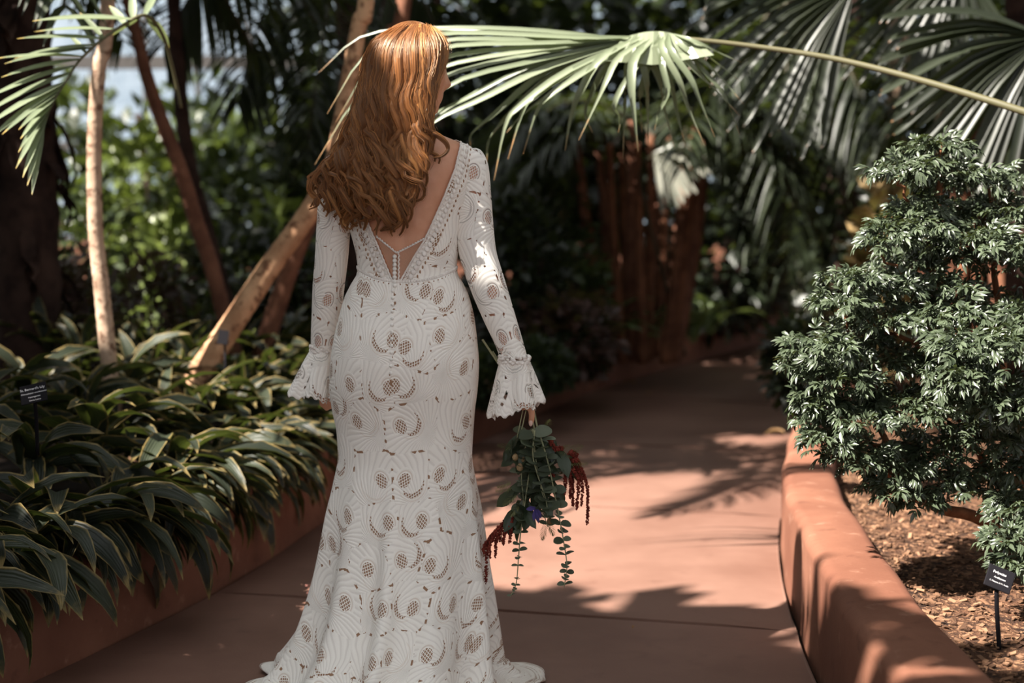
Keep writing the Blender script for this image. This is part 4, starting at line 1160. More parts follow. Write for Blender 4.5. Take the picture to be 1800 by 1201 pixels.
# ================================================================== ARALIA SHRUB ON THE RIGHT
def lobed_leaf(seed):
    """deeply cut leaf: a few toothed leaflets on a short stalk, about 9 cm"""
    r = np.random.default_rng(seed); parts = []
    lob = [(0, .044, .034), (28, .036, .036), (-28, .036, .036), (48, .042, .020), (-48, .042, .020), (72, .032, .022), (-72, .032, .022), (98, .034, .006), (-98, .034, .006), (120, .022, .008), (-120, .022, .008)]
    for k, (a, L, b) in enumerate(lob):
        a = math.radians(a+r.normal(0, 6)); d = np.array([math.sin(a), math.cos(a), r.normal(-0.1, 0.3)]); d /= np.linalg.norm(d)
        p = np.array([0, b, 0.0]); n = 4
        s = np.linspace(0, 1, n)
        side = np.cross(d, [0, 0, 1.]); side /= np.linalg.norm(side)
        wv = L*0.15*np.array([.35, 1.0, 1.15, .06])
        cup = 0.5
        V = []
        for i in range(n):
            c = p+d*L*s[i]+np.array([0, 0, -0.45*L*s[i]**2])
            V += [c-side*wv[i]+[0, 0, cup*wv[i]], c, c+side*wv[i]+[0, 0, cup*wv[i]]]
        parts.append((np.array(V), grid_faces(n, 3)))
    return merge(parts)
M_ARALIA = mat_leaf('aralia_leaf', srgb(34, 43, 30), srgb(80, 90, 70), 0.34, 0.10, True, 0.5)
M_TWIG = mat_noise('aralia_bark', srgb(104, 66, 44), srgb(150, 104, 74), 18, 0.85, 0.5, 0.006, 0.2)
LOBE = [lobed_leaf(100+k) for k in range(4)]
LOBE_ME = [mesh_from('leaf', *l) for l in LOBE]
aroot_p = np.array([1.60, 4.17, 0.20])
aralia = thing('aralia_shrub', 'cloud-layered grey-green shrub with small cut leaves overhanging the right wall', 'shrub', tuple(aroot_p))
# pads of foliage: pixel centre, half-size in pixels, depth, half-depth in metres
PADS = [(1650, 262, 62, 26, 4.3, .10), (1590, 300, 62, 30, 4.2, .12), (1668, 310, 80, 34, 4.3, .16), (1745, 318, 60, 30, 4.35, .15), (1612, 372, 50, 40, 4.25, .12), (1760, 380, 75, 50, 4.3, .2), (1690, 372, 60, 30, 4.45, .15),
 (1590, 402, 75, 36, 4.15, .15), (1560, 424, 45, 22, 4.1, .1), (1720, 430, 85, 48, 4.15, .2), (1790, 450, 70, 70, 4.3, .25), (1640, 450, 60, 35, 4.4, .15), (1590, 462, 60, 26, 4.35, .15), (1500, 492, 58, 26, 4.1, .13), (1560, 505, 80, 34, 4.2, .16), (1480, 530, 55, 34, 4.1, .14),
 (1640, 500, 70, 36, 4.2, .18), (1560, 560, 90, 36, 4.15, .2), (1660, 555, 80, 40, 4.1, .2), (1740, 540, 80, 40, 4.4, .2), (1440, 612, 60, 42, 4.05, .16), (1500, 600, 70, 40, 4.25, .18), (1420, 640, 40, 35, 4.1, .12), (1470, 665, 70, 40, 4.05, .16), (1560, 640, 90, 50, 4.2, .2), (1440, 712, 50, 36, 4.05, .13), (1500, 730, 80, 40, 4.05, .18), (1590, 720, 90, 50, 4.1, .2),
 (1450, 770, 45, 34, 4.0, .12), (1510, 800, 70, 40, 4.05, .16), (1570, 820, 60, 40, 4.1, .16), (1630, 790, 70, 40, 4.2, .18), (1650, 850, 55, 40, 4.1, .15), (1560, 860, 40, 26, 4.0, .10), (1690, 720, 70, 50, 4.35, .2), (1720, 850, 50, 40, 4.3, .15), (1610, 880, 40, 20, 4.05, .08),
 (1700, 610, 80, 44, 3.55, .14), (1770, 620, 70, 60, 3.5, .16), (1690, 660, 62, 40, 3.5, .12), (1745, 700, 70, 50, 3.55, .15), (1790, 720, 50, 60, 3.6, .15), (1740, 770, 60, 40, 3.75, .15), (1785, 820, 50, 50, 3.8, .15), (1790, 900, 45, 50, 3.6, .12), (1775, 950, 38, 34, 3.5, .09), (1785, 990, 34, 22, 3.45, .07), (1800, 560, 60, 50, 4.0, .2)]
mats, szs = [], []
for (px, py, hx, hy, D, hd) in PADS:
    D = D-0.28 if D > 3.9 else D; hy *= 0.82; hx *= 0.94
    nleaf = int(hx*hy*0.046)+12
    c = W(px, py, D); ax = hx*D/F; az = hy*D/F
    for k in range(nleaf):
        v = rng.normal(0, 1, 3); v /= np.linalg.norm(v); v[2] = abs(v[2])*0.95-0.25 if rng.random() < 0.8 else v[2]
        rr = rng.uniform(0.55, 1.0)
        p = c+np.array([v[0]*ax, v[1]*hd, v[2]*az])*rr
        d = np.array([v[0], v[1]*0.8-0.15, 0.25*v[2]+rng.normal(0, .25)])+rng.normal(0, .25, 3)
        s_ = rng.uniform(0.7, 1.3)*0.60
        m = frame(p, d, (v[0]*0.4-0.2, v[1]*0.4-0.3, 0.9), s_, rng.normal(0, .4))
        mats.append((m, rng.integers(4))); szs.append(s_/D*(1 if v[1] < 0.1 else 0.5))
order = np.argsort(szs)[::-1]
loc4 = np.eye(4); loc4[:3, 3] = -aroot_p
for i in order[:300]:
    put_leaf('leaf', LOBE_ME[mats[i][1]], M_ARALIA, aralia, loc4 @ mats[i][0])
big = []
for k in range(4):
    mm_ = [mats[i][0] for i in order[300:] if mats[i][1] == k]
    big.append(instances(*LOBE[k], mm_))
part(aralia, 'foliage', *merge(big), M_ARALIA, kind='stuff')
# stems and branches
def branch(px_pts, Ds, r0, r1):
    P = catmull([W(x, y, D-0.28 if D > 3.9 else D) for (x, y), D in zip(px_pts, Ds)], 22)
    wob = np.array([[0.006*math.sin(i*1.3), 0.006*math.cos(i*1.7), 0.004*math.sin(i*0.9)] for i in range(22)])
    part(aralia, 'branch', *tube(P+wob, np.linspace(r0, r1, 22), 8), M_TWIG)
trunk_px = pix(aroot_p)
branch([trunk_px, (1805, 925), (1760, 928), (1700, 905), (1640, 888), (1590, 868), (1545, 800)], [4.45, 4.4, 4.3, 4.22, 4.18, 4.15, 4.12], 0.026, 0.009)
branch([trunk_px, (1790, 900), (1760, 850), (1720, 800), (1690, 740)], [4.45, 4.38, 4.3, 4.3, 4.3], 0.022, 0.009)
branch([(1590, 868), (1560, 790), (1530, 700), (1510, 620), (1480, 550)], [4.15, 4.15, 4.15, 4.15, 4.12], 0.011, 0.004)
branch([(1690, 740), (1650, 640), (1636, 540), (1634, 450), (1640, 380), (1650, 300), (1650, 250)], [4.3, 4.3, 4.3, 4.3, 4.3, 4.3, 4.3], 0.015, 0.004)
branch([(1634, 430), (1600, 360), (1575, 310)], [4.3, 4.25, 4.2], 0.007, 0.003)
branch([(1640, 520), (1600, 490), (1545, 450)], [4.3, 4.25, 4.15], 0.007, 0.003)
branch([trunk_px, (1790, 800), (1765, 650), (1755, 520), (1740, 420), (1735, 330)], [4.45, 4.42, 4.4, 4.4, 4.38, 4.35], 0.02, 0.004)
branch([trunk_px, (1815, 860), (1790, 760), (1775, 680), (1740, 620)], [4.45, 4.1, 3.8, 3.65, 3.55], 0.02, 0.006)
branch([(1640, 620), (1600, 600), (1540, 575), (1470, 545)], [4.3, 4.25, 4.2, 4.1], 0.008, 0.003)
branch([(1815, 860), (1800, 900), (1785, 960)], [4.1, 3.8, 3.55], 0.009, 0.004)
branch([(1560, 790), (1510, 770), (1455, 740)], [4.15, 4.1, 4.05], 0.006, 0.003)
# lower dark shrub spilling over the wall further along
def small_shrub(name, label, cpt, rx, ry, rz, n, mat, lsize, cat='shrub', group=None, stem=True):
    base_z = 0.22
    root = thing(name, label, cat, (float(cpt[0]), float(cpt[1]), base_z), group)
    ms = []
    for k in range(n):
        v = rng.normal(0, 1, 3); v /= np.linalg.norm(v); rr = rng.uniform(.55, 1.05)
        p = np.array(cpt)+v*[rx, ry, rz]*rr
        if p[2] < base_z+0.02: continue
        d = v+rng.normal(0, .5, 3)
        ms.append(frame(p, d, (0, 0, 1), lsize*rng.uniform(.7, 1.3), rng.normal(0, .6)))
    V, Fq = instances(*BLADE, ms)
    part(root, 'foliage', V, Fq, mat, kind='stuff')
    if stem:
        for k in range(5):
            a = k*1.25; e = np.array(cpt)+np.array([math.cos(a)*rx*.6, math.sin(a)*ry*.6, rz*.5])
            b0 = np.array([cpt[0]+math.cos(a)*.03, cpt[1]+math.sin(a)*.03, base_z-.02])
            part(root, 'stem', *tube(catmull([b0, (b0+e)/2+[0, 0, .1*rz], e], 7), np.linspace(.018, .006, 7), 6), M_BARKD)
    return root
BLADE = (np.array([(-.0, 0, 0), (-.32, .45, .10), (0, .5, 0), (.32, .45, .10), (0, 1.0, -.12)], float), np.array([[0, 2, 1, 1], [0, 3, 2, 2], [1, 2, 4, 4], [2, 3, 4, 4]]))
BLADE = (np.array([(-.05, 0, 0), (.05, 0, 0), (-.30, .45, .08), (0, .45, -.02), (.30, .45, .08), (0, 1.0, -.15), (0, 0, 0), (0.01, 1.0, -.15), (-0.01, 1.0, -.15)], float), np.array([[0, 6, 3, 2], [6, 1, 4, 3], [2, 3, 5, 8], [3, 4, 7, 5]]))
# ================================================================== BACKGROUND PLANTING
M_G1 = mat_leaf('mid_green_foliage', srgb(36, 46, 28), srgb(66, 78, 46), 0.4, 0.2, True, 0.5)
M_G2 = mat_leaf('dark_green_foliage', srgb(18, 24, 17), srgb(40, 48, 32), 0.42, 0.12, True, 0.5)
M_G3 = mat_leaf('lime_foliage', srgb(66, 80, 36), srgb(112, 124, 60), 0.4, 0.28, True, 0.45)
M_G4 = mat_leaf('purple_brown_foliage', srgb(44, 28, 28), srgb(82, 56, 50), 0.45, 0.15, True, 0.4)
M_G5 = mat_leaf('silver_foliage', srgb(120, 124, 112), srgb(176, 176, 164), 0.4, 0.2, True, 0.5)
M_G6 = mat_leaf('tan_dry_foliage', srgb(110, 90, 58), srgb(150, 126, 86), 0.6, 0.2, True, 0.3)
M_HEDGE = mat_leaf('hedge_leaf', srgb(26, 36, 24), srgb(48, 60, 38), 0.5, 0.12, True, 0.3)
def px_shrub(name, label, px, D, top, half_px, n, mat, lsize, bottom=None, cat='shrub', deep=1.0):
    """shrub standing on the bed at distance D whose top shows at pixel row top"""
    zt = W(px, top, D)[2]; x = W(px, top, D)[0]
    zb = 0.25 if bottom is None else W(px, bottom, D)[2]
    rx = half_px*D/F
    return small_shrub(name, label, (x, D, (zt+zb)/2), rx, rx*deep, (zt-zb)/2*1.05, n, mat, lsize, cat)
BG = [
 ('purple-brown low shrub at the left edge behind the lilies', 60, 7.2, 425, 90, 700, M_G4, .09), ('dark low shrub between the pale upright trunk and the left edge', 140, 7.6, 450, 70, 500, M_G4, .08),
 ('dull brown-leaved shrub right of the pale upright trunk', 260, 8.2, 455, 80, 600, M_G4, .08), ('dark green shrub behind the crossing trunks', 420, 9.0, 400, 110, 800, M_G2, .11), ('dark green shrub just left of her sleeve', 530, 8.8, 420, 70, 500, M_G2, .10),
 ('lime green shrub glowing left of the dark ringed trunk', 255, 12.5, 205, 75, 520, M_G3, .15), ('mid green leafy shrub behind the pale upright trunk', 150, 11.5, 300, 80, 520, M_G1, .14), ('lime green low plant behind the brown leaning trunk', 300, 10.5, 380, 60, 380, M_G3, .11),
 ('yellow-green leafy plant beneath the leaning trunk', 480, 10.0, 352, 60, 300, M_G3, .12), ('mid green shrub beyond the crossing trunks', 400, 13.0, 250, 100, 600, M_G1, .16), ('tall dark shrub behind her left shoulder', 560, 12.0, 200, 90, 700, M_G2, .16),
 ('dark glossy shrub right of her arm', 910, 9.6, 330, 90, 900, M_G2, .11), ('mid green speckled shrub beside her right elbow', 965, 10.6, 290, 80, 800, M_G1, .12), ('pale-flecked shrub left of the brown cane clump', 1000, 9.8, 430, 70, 600, M_G1, .10),
 ('reddish-leaved low plant at the bend of the wall', 1000, 9.2, 520, 90, 600, M_G4, .09), ('dark shrub right of the brown cane clump', 1270, 13.0, 330, 90, 700, M_G2, .15), ('reddish low shrub at the far curve of the left wall', 1290, 13.6, 470, 70, 500, M_G4, .12),
 ('silver-speckled shrub beside the far end of the path', 1450, 13.0, 420, 70, 600, M_G5, .07), ('dark tall shrub behind the silver-speckled one', 1400, 16.0, 230, 110, 700, M_G2, .2), ('tan dry-leaved plant behind the cloud-layered shrub', 1560, 8.5, 330, 55, 260, M_G6, .16),
 ('dark leafy shrub behind the cloud-layered shrub', 1640, 9.5, 260, 120, 800, M_G2, .13), ('mid green shrub at the right edge behind the cloud-layered shrub', 1780, 9.0, 230, 90, 700, M_G1, .13), ('dark tall shrub between fan leaves and cloud-layered shrub', 1500, 12.5, 200, 100, 700, M_G2, .16),
 ('small dark shrub spilling over the far right wall', 1400, 7.6, 560, 55, 700, M_G2, .07)]
for lab, px, D, top, hp, n, mt, ls in BG:
    px_shrub('shrub', lab, px, D, top, hp, n, mt, ls)
# clipped hedge spilling over the left wall at the bend
for k, (px, D, top, hp) in enumerate(((885, 7.75, 612, 60), (950, 8.5, 598, 62), (1015, 9.3, 592, 58))):
    lab = ['dense dark hedge mound beside her right cuff', 'middle dense dark hedge mound along the left wall', 'dense dark hedge mound farthest along the left wall'][k]
    x, _, zt = W(px, top, D); r = hp*D/F
    small_shrub('hedge_mound', lab, (x-0.05, D, 0.34), r*1.15, r*1.3, (zt-0.34), 2200, M_HEDGE, .05, 'hedge', 'dark hedge mounds at the bend of the wall')
# far trees closing the view
far = [(-6.6, 13.5, 5.6, 1.6, M_G2), (-4.4, 17, 3.0, 1.7, M_G1), (-2.6, 18, 3.1, 1.6, M_G2), (-0.8, 15, 5.4, 1.7, M_G2), (0.9, 17, 5.6, 1.8, M_G1), (2.6, 15, 5.2, 1.7, M_G2), (4.3, 18.5, 5.6, 1.9, M_G2), (6.2, 16, 5.4, 1.9, M_G1), (7.6, 13.5, 5.2, 1.7, M_G2), (5.6, 11.5, 5.0, 1.5, M_G2), (-8.2, 17, 5.5, 1.8, M_G1), (-3.6, 20, 2.8, 1.5, M_G1)]
far_lab = ['tree with dark crown filling the upper left corner', 'open-crowned tree before the glass wall at the upper left', 'dark tree before the glass wall behind the ringed trunk', 'dark tree behind the woman', 'green tree behind the fan palm leaf', 'dark tree above the brown cane clump', 'dark tree above the far end of the path', 'green tree behind the right fan leaves', 'dark tree at the upper right corner', 'dark tree between fan palm stalk and cloud-layered shrub', 'far green tree beyond the left frame edge', 'low green tree close to the glass wall']
for (x, y, h, r, mt), lab in zip(far, far_lab):
    root = thing('tree', lab, 'tree', (x, y, 0.2))
    ms = []
    n = 2200; gap = 0.10 if lab.startswith(('open', 'low', 'dark tree before')) else -0.38
    for k in range(n):
        v = rng.normal(0, 1, 3); v /= np.linalg.norm(v); rr = rng.uniform(.3, 1.05)
        cl = mnoise.noise(Vector((v[0]*2.3+x, v[1]*2.3+y, v[2]*2.3)))
        if cl < gap: continue
        p = np.array([x, y, h*0.52])+v*[r, r*0.8, h*0.52]*rr
        if p[2] < 0.4: continue
        ms.append(frame(p, v+rng.normal(0, .6, 3), (0, 0, 1), rng.uniform(.2, .38), rng.normal(0, .6)))
    part(root, 'foliage', *instances(*BLADE, ms), mt, kind='stuff')
    tp = catmull([(x, y, 0.1), (x+.1, y, h*.4), (x-.05, y+.1, h*.85)], 12)
    part(root, 'trunk', *tube(tp, np.linspace(.11, .04, 12), 8), M_BARKD)
# massive dark trunk at the left frame edge
root = thing('old_palm', 'massive dark trunk with hanging leaf bases at the left frame edge', 'palm', tuple(float(v) for v in (W(40, 400, 6.6)[0], 6.6, 0.2)))
P = [np.array([W(45, 400, 6.6)[0], 6.6, 0.2]), W(45, 350, 6.6), W(40, 150, 6.6), W(35, -60, 6.6), W(30, -300, 6.6)]
V, Fq = ringed(P, [.15, .14, .13, .13, .12], 40, 14, 0.10, 3); part(root, 'trunk', V, Fq, M_BARKD)
for k in range(46):
    a = k*2.4; s_ = rng.uniform(.15, .98); q = catmull(P, 60)[int(s_*59)]
    d = np.array([math.cos(a), math.sin(a), 0]); e = q+d*.20+[0, 0, -rng.uniform(.15, .4)]
    part(root, 'dead_leaf_base', *strip(q+d*.12, e, d*.06, .07, 5), M_BARKD)
crown(root, P[-1], 12, 2.0, 0.5, 1.1, 28, 0.55, 0.04, M_DARKFROND, M_RACHISD)

def hanging_frond_palm(label, top, fr_px, D, ll, w, mat, mr, nl=40, name='feather_palm', foot=None):
    """palm whose crown is above the frame: given fronds as pixel paths"""
    t = np.asarray(top, float)
    f = (float(t[0]), float(t[1]), 0.2) if foot is None else foot
    root = thing(name, label, 'palm', f)
    part(root, 'trunk', *ringed([np.array(f), (np.array(f)+t)/2+[.05, .03, 0], t], [.09, .08, .07], 50, 10, .06), M_BARKD)
    for pts in fr_px:
        P = catmull([t]+[W(x, y, D+dd) for x, y, dd in pts], 22)
        lf = pinnate(P, nl, ll, w, 62, 0.30, (0, -1, 0.25), 0.25, 5, .08, 0.05)
        fo = part(root, 'frond', *merge(lf), mat)
        part(fo, 'frond_stalk', *tube(P, np.linspace(.016, .004, 22), 6), mr, off=root.location)
    return root
hanging_frond_palm('dark feather palm with fronds hanging left of her head', W(600, -190, 9.2), [[(585, -60, -.4), (570, 60, -.8), (552, 170, -1.0), (540, 270, -1.0)], [(540, -120, -.3), (480, -20, -.6), (440, 90, -.8), (420, 180, -.9)], [(650, -120, -.3), (720, -40, -.6), (770, 60, -.7), (800, 160, -.7)], [(500, -160, -.6), (400, -90, -1), (330, 0, -1.2), (290, 80, -1.3)]], 9.2, .50, .045, M_DARKFROND, M_RACHISD)
hanging_frond_palm('dark feather palm drooping over the far end of the path', W(1385, -60, 10.5), [[(1380, 60, -.4), (1388, 200, -.7), (1392, 340, -.8), (1380, 490, -.8)], [(1330, 60, -.4), (1260, 140, -.7), (1220, 240, -.8)], [(1450, 50, -.4), (1510, 160, -.7), (1540, 280, -.8)], [(1360, 70, .4), (1310, 180, .7), (1300, 330, .8), (1320, 420, .8)], [(1420, 60, .2), (1460, 200, .3), (1480, 330, .3), (1470, 440, .3)]], 10.5, .55, .05, M_DARKFROND, M_RACHISD, foot=(3.2, 12.2, 0.2))
# cane clump with brown stems
D = 10.8
cb = W(1130, 500, D); root = thing('cane_palm_clump', 'clump of brown palm canes fanning up from a low green border', 'palm', (float(cb[0]), D, 0.22))
tops = []
for i in range(17):
    u = (i-8)/8; x0 = 1130+u*62+rng.normal(0, 5); x1 = 1130+u*120+rng.normal(0, 10); dd = rng.uniform(-.35, .35)
    b0 = W(x0, 500, D+dd); b0[2] = 0.2; t = W(x1, 245+rng.uniform(-40, 40), D+dd*1.6)
    part(root, 'cane', *ringed([b0, (b0+t)/2+[u*.03, 0, .05], t], [.040, .034, .026], 34, 8, .12), M_BARKO if i % 3 else M_BARKB)
    tops.append((t, u))
for t, u in tops:
    for k in range(2):
        a = rng.uniform(-.9, .9)+(0 if u > 0 else PI)+rng.normal(0, .5)
        R = arch(t, (math.cos(a), math.sin(a)*.8, 0), rng.uniform(.9, 1.4), rng.uniform(.3, .9), rng.uniform(.6, 1.2))
        fo = part(root, 'frond', *merge(pinnate(R, 24, .42, .035, 60, .3)), M_DARKFROND)
        part(fo, 'frond_stalk', *tube(R, np.linspace(.014, .004, 14), 5), M_RACHISD, off=root.location)
# bright silver fan leaf on the clump's right
def fan_leaf(root_label, hub, dirs_len, stalk, w, mat, nseg, D, name='fan_palm_leaf'):
    root = thing(name, root_label, 'palm leaf', tuple(float(v) for v in stalk[0]))
    part(root, 'stalk', *tube(catmull(stalk, 20), np.linspace(.014, .007, 20), 8), M_RACHISD)
    (a0, a1, L, sag, depth) = dirs_len
    for k in range(nseg):
        a = math.radians(a0+(a1-a0)*k/(nseg-1)+rng.normal(0, 1.5)); l_ = L*rng.uniform(.88, 1.08)
        h = np.asarray(hub)
        e = h+np.array([math.cos(a)*l_, depth*l_*rng.uniform(.6, 1.3), math.sin(a)*l_])
        m_ = (h+e)/2+np.array([0, 0, .06*l_]); e = e+np.array([0, 0, -sag*l_])
        Pth = catmull([h, m_, e, e+np.array([math.cos(a)*.08*l_, 0, -sag*.9*l_])], 10)
        V, Fq = strip_path(Pth, w, (.2, .9, 1, .8, .4, .05), .45, (0, -.75, .65))
        part(root, 'segment', V, Fq, mat, np.array([[c, i_/9] for i_ in range(10) for c in (.12, .5, .88)]))
    return root
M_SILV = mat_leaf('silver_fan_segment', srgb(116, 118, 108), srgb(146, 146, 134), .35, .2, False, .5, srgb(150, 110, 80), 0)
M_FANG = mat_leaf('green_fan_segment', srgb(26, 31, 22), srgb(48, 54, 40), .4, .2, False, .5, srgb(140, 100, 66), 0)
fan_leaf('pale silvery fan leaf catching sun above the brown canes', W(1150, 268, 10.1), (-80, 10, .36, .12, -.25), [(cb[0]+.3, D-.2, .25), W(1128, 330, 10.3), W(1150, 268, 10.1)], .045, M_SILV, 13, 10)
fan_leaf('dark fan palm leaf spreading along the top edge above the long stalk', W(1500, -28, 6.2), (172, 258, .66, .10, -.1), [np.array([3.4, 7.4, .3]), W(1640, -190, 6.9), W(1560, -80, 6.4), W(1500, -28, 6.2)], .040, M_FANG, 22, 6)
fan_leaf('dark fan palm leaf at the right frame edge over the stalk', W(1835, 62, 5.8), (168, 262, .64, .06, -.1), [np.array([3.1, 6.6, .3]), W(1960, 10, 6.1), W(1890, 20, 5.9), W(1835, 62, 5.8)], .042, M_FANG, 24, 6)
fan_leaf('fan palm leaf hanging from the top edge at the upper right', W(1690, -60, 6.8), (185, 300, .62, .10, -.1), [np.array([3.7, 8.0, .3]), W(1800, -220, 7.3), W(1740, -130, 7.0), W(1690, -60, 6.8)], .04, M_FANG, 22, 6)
# cane stems at the right behind the shrub
root = thing('cane_palm_clump', 'thin brown cane stems standing behind the cloud-layered shrub', 'palm', tuple(float(v) for v in (W(1740, 300, 8.4)[0], 8.4, .22)))
for i in range(9):
    x0 = 1660+i*19+rng.normal(0, 6); x1 = x0+rng.normal(0, 14)
    b0 = W(x0, 300, 8.4+rng.uniform(-.2, .2)); b0[2] = .2; t = W(x1, 150+rng.uniform(-30, 20), 8.4)
    part(root, 'cane', *ringed([b0, (b0+t)/2, t], [.032, .028, .022], 30, 8, .12), M_BARKB if i % 2 else M_BARKO)
    for k in range(2):
        a = rng.uniform(0, 2*PI); R = arch(t, (math.cos(a), math.sin(a), 0), rng.uniform(.7, 1.0), rng.uniform(.2, .7), rng.uniform(.6, 1.0))
        part(root, 'frond', *merge(pinnate(R, 20, .36, .03, 60, .3)), M_DARKFROND)
# light green strap plants edging the bed below the brown canes
STRAP2 = [mesh_from('border_leaf', *strap_leaf(rng.uniform(.40, .55), rng.uniform(.045, .06), rng.uniform(50, 80), rng.uniform(-70, -25), .2, 8)) for k in range(6)]
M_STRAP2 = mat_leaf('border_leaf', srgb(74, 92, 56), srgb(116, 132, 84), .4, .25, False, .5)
for k, (px, py, D) in enumerate(((1068, 560, 10.6), (1105, 565, 10.7), (1140, 560, 11.0), (1175, 566, 11.1), (1210, 560, 11.5), (1090, 535, 11.6), (1160, 535, 12.0), (1245, 548, 12.4))):
    q = W(px, py, D)
    leaf_clump(f'light green strap-leaved border plant below the brown canes, {ORD[k]} from the left', (q[0], D, .28), 16, (0, -.4), 'border plants below the canes', STRAP2, M_STRAP2, name='border_plant', pitch=(0.0, 1.0))
# lighter lilies at the back of the left bed, upright leaves
for k, (px, py, D) in enumerate(((30, 560, 6.6), (90, 575, 6.5), (150, 600, 6.3), (250, 600, 6.5), (300, 615, 6.4), (240, 640, 5.9), (455, 665, 6.5), (490, 670, 6.7), (430, 690, 6.2), (330, 660, 6.0), (530, 690, 7.0))):
    q = W(px, py, D)
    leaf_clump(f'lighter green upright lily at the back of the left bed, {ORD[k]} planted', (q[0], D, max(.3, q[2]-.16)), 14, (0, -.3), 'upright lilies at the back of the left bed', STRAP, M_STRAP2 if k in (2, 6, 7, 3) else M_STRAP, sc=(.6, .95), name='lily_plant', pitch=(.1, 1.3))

# ---- shade: palms added outside the frame, placed to block sun and sky
proto = None
def shade_palm(label, x, y, z, r, rot):
    global proto
    root = thing('added_shade_palm', label, 'palm', (x, y, 0.2), 'tall palms added to shade the path')
    if proto is None:
        proto = []
        for k in range(18):
            a = 2*PI*k/18+rng.normal(0, .1); up_ = rng.uniform(.0, 1.0)
            R = arch((0, 0, 0), (math.cos(a), math.sin(a), 0), rng.uniform(.75, 1.05), .10+.42*up_, .45, 16)
            me = mesh_from('frond', *merge(pinnate(R, 34, .30, .030, 60, .25)))
            me.materials.append(M_FROND); proto.append(me)
    tm = mesh_from('trunk', *ringed([np.zeros(3), np.array([.12, .05, (z-.2)*.5]), np.array([0, 0, z-.2])], [.11, .09, .08], 60, 10, .05)); obj('trunk', tm, M_BARK, root)
    for me in proto:
        o = obj('frond', me, None, root, (0, 0, z-.2)); o.scale = (r, r, r); o.rotation_euler = (0, 0, rot)
    return root
SHADE = [(-3.6, 0.75, 4.6, 1.75), (-5.7, 2.3, 4.9, 1.8), (-4.8, -0.4, 5.0, 1.9), (-3.5, 6.7, 5.2, 1.9), (-6.2, 5.4, 5.6, 2.0), (-3.9, 8.6, 5.6, 2.2), (-5.4, 12.6, 6.2, 2.2), (3.6, 13.8, 6.2, 2.2), (-9.5, 8.0, 6.2, 2.3), (-9.0, 12.5, 6.2, 2.3), (4.0, 9.4, 5.0, 2.4), (-7.5, 1.5, 5.6, 2.0), (2.6, 3.4, 4.3, 2.0), (2.2, 0.4, 4.6, 2.0), (5.2, 6.4, 4.8, 2.4), (6.4, 10.6, 5.0, 2.4)]
cnt_ = dict(left=0, right=0)
for k, (x, y, z, r) in enumerate(sorted(SHADE, key=lambda q: q[1])):
    side_ = 'left' if x < 0 else 'right'; cnt_[side_] += 1
    shade_palm(f'tall feather palm added for shade out of frame on the {side_}, {ORD[cnt_[side_]-1]} from the camera', x, y, z, r, k*1.3)

# unseen shrubs; those at the left and behind the camera added to dim the light
SIDE = [(-3.3, 1.9, 2.2, 1.0, 'leafy shrub added for shade beyond the left frame edge, beside the camera'), (-3.3, 3.4, 2.4, 1.0, 'leafy shrub added for shade beyond the left frame edge, level with the woman'), (-4.2, 5.4, 2.8, 1.1, 'leafy shrub added for shade beyond the left frame edge, level with the pale trunk'), (-4.6, 0.2, 2.6, 1.2, 'leafy shrub added for shade to the left behind the camera'), (-4.0, -3.2, 3.0, 1.5, 'leafy shrub added for shade behind the camera on the left'), (2.9, -2.4, 2.8, 1.3, 'leafy shrub added for shade behind the camera on the right'), (3.4, 2.6, 2.2, 1.0, 'leafy shrub beyond the right frame edge'), (4.2, 5.4, 3.0, 1.2, 'leafy shrub beyond the right frame edge, behind the cloud-layered shrub')]
for x, y, h, r, lab in SIDE:
    small_shrub('shrub', lab, (x, y, h/2+.2), r, r, h/2, 1300, M_G2, .22)

# broad-leaved trees added for shade, crowns set above the frame across sun and sky
for x, y, z, r, lab in ((-3.40, 1.56, 4.6, 0.75, 'small broad-leaved tree added for shade beyond the left frame edge, crown above the frame'), (-2.6, 0.1, 3.9, 1.5, 'broad-leaved tree added for shade to the left of the camera, crown above the frame'), (0.9, 0.8, 4.4, 1.3, 'broad-leaved tree added for shade right of the camera, crown above the frame'), (1.9, 4.9, 4.4, 1.2, 'broad-leaved tree added for shade over the cloud-layered shrub, crown above the frame'), (1.6, 7.4, 4.8, 1.5, 'broad-leaved tree added for shade over the path bend, crown above the frame'), (-0.6, -2.0, 4.6, 1.7, 'broad-leaved tree added for shade behind the camera, crown above the frame'), (-1.2, 13.0, 5.2, 2.4, 'broad-leaved tree added for shade behind the woman, crown above the frame'), (5.9, 9.0, 4.6, 2.2, 'broad-leaved tree added for shade at the right, crown above the frame'), (2.9, 12.6, 5.2, 2.4, 'broad-leaved tree added for shade beyond the canes, crown above the frame'), (-3.6, 10.4, 5.2, 2.3, 'broad-leaved tree added for shade at the left, crown above the frame'), (-2.7, 7.2, 4.9, 1.3, 'broad-leaved tree added for shade above the crossing trunks, crown out of frame')):
    fx, fy = {0.9: (1.75, 0.7), 1.6: (2.75, 7.7), -0.6: (-3.6, -2.2)}.get(x, (x, y))
    root = thing('tree', lab, 'tree', (fx, fy, .2))
    ms = []
    for k in range(1500 if r > 1 else 650):
        v = rng.normal(0, 1, 3); v /= np.linalg.norm(v); p = np.array([x, y, z])+v*[r, r, .6 if r > 1 else .3]*rng.uniform(.3, 1)
        ms.append(frame(p, v*[1, 1, .3]+rng.normal(0, .5, 3), (0, 0, 1), rng.uniform(.2, .36), rng.normal(0, .5)))
    part(root, 'foliage', *instances(*BLADE, ms), M_G2, kind='stuff')
    part(root, 'trunk', *tube(catmull([(fx, fy, .1), ((x+fx)/2+.08+(fx-x)*.3, (y+fy)/2, z*.55), (x, y, z)], 12), np.linspace(.09, .05, 12), 8), M_BARKD)
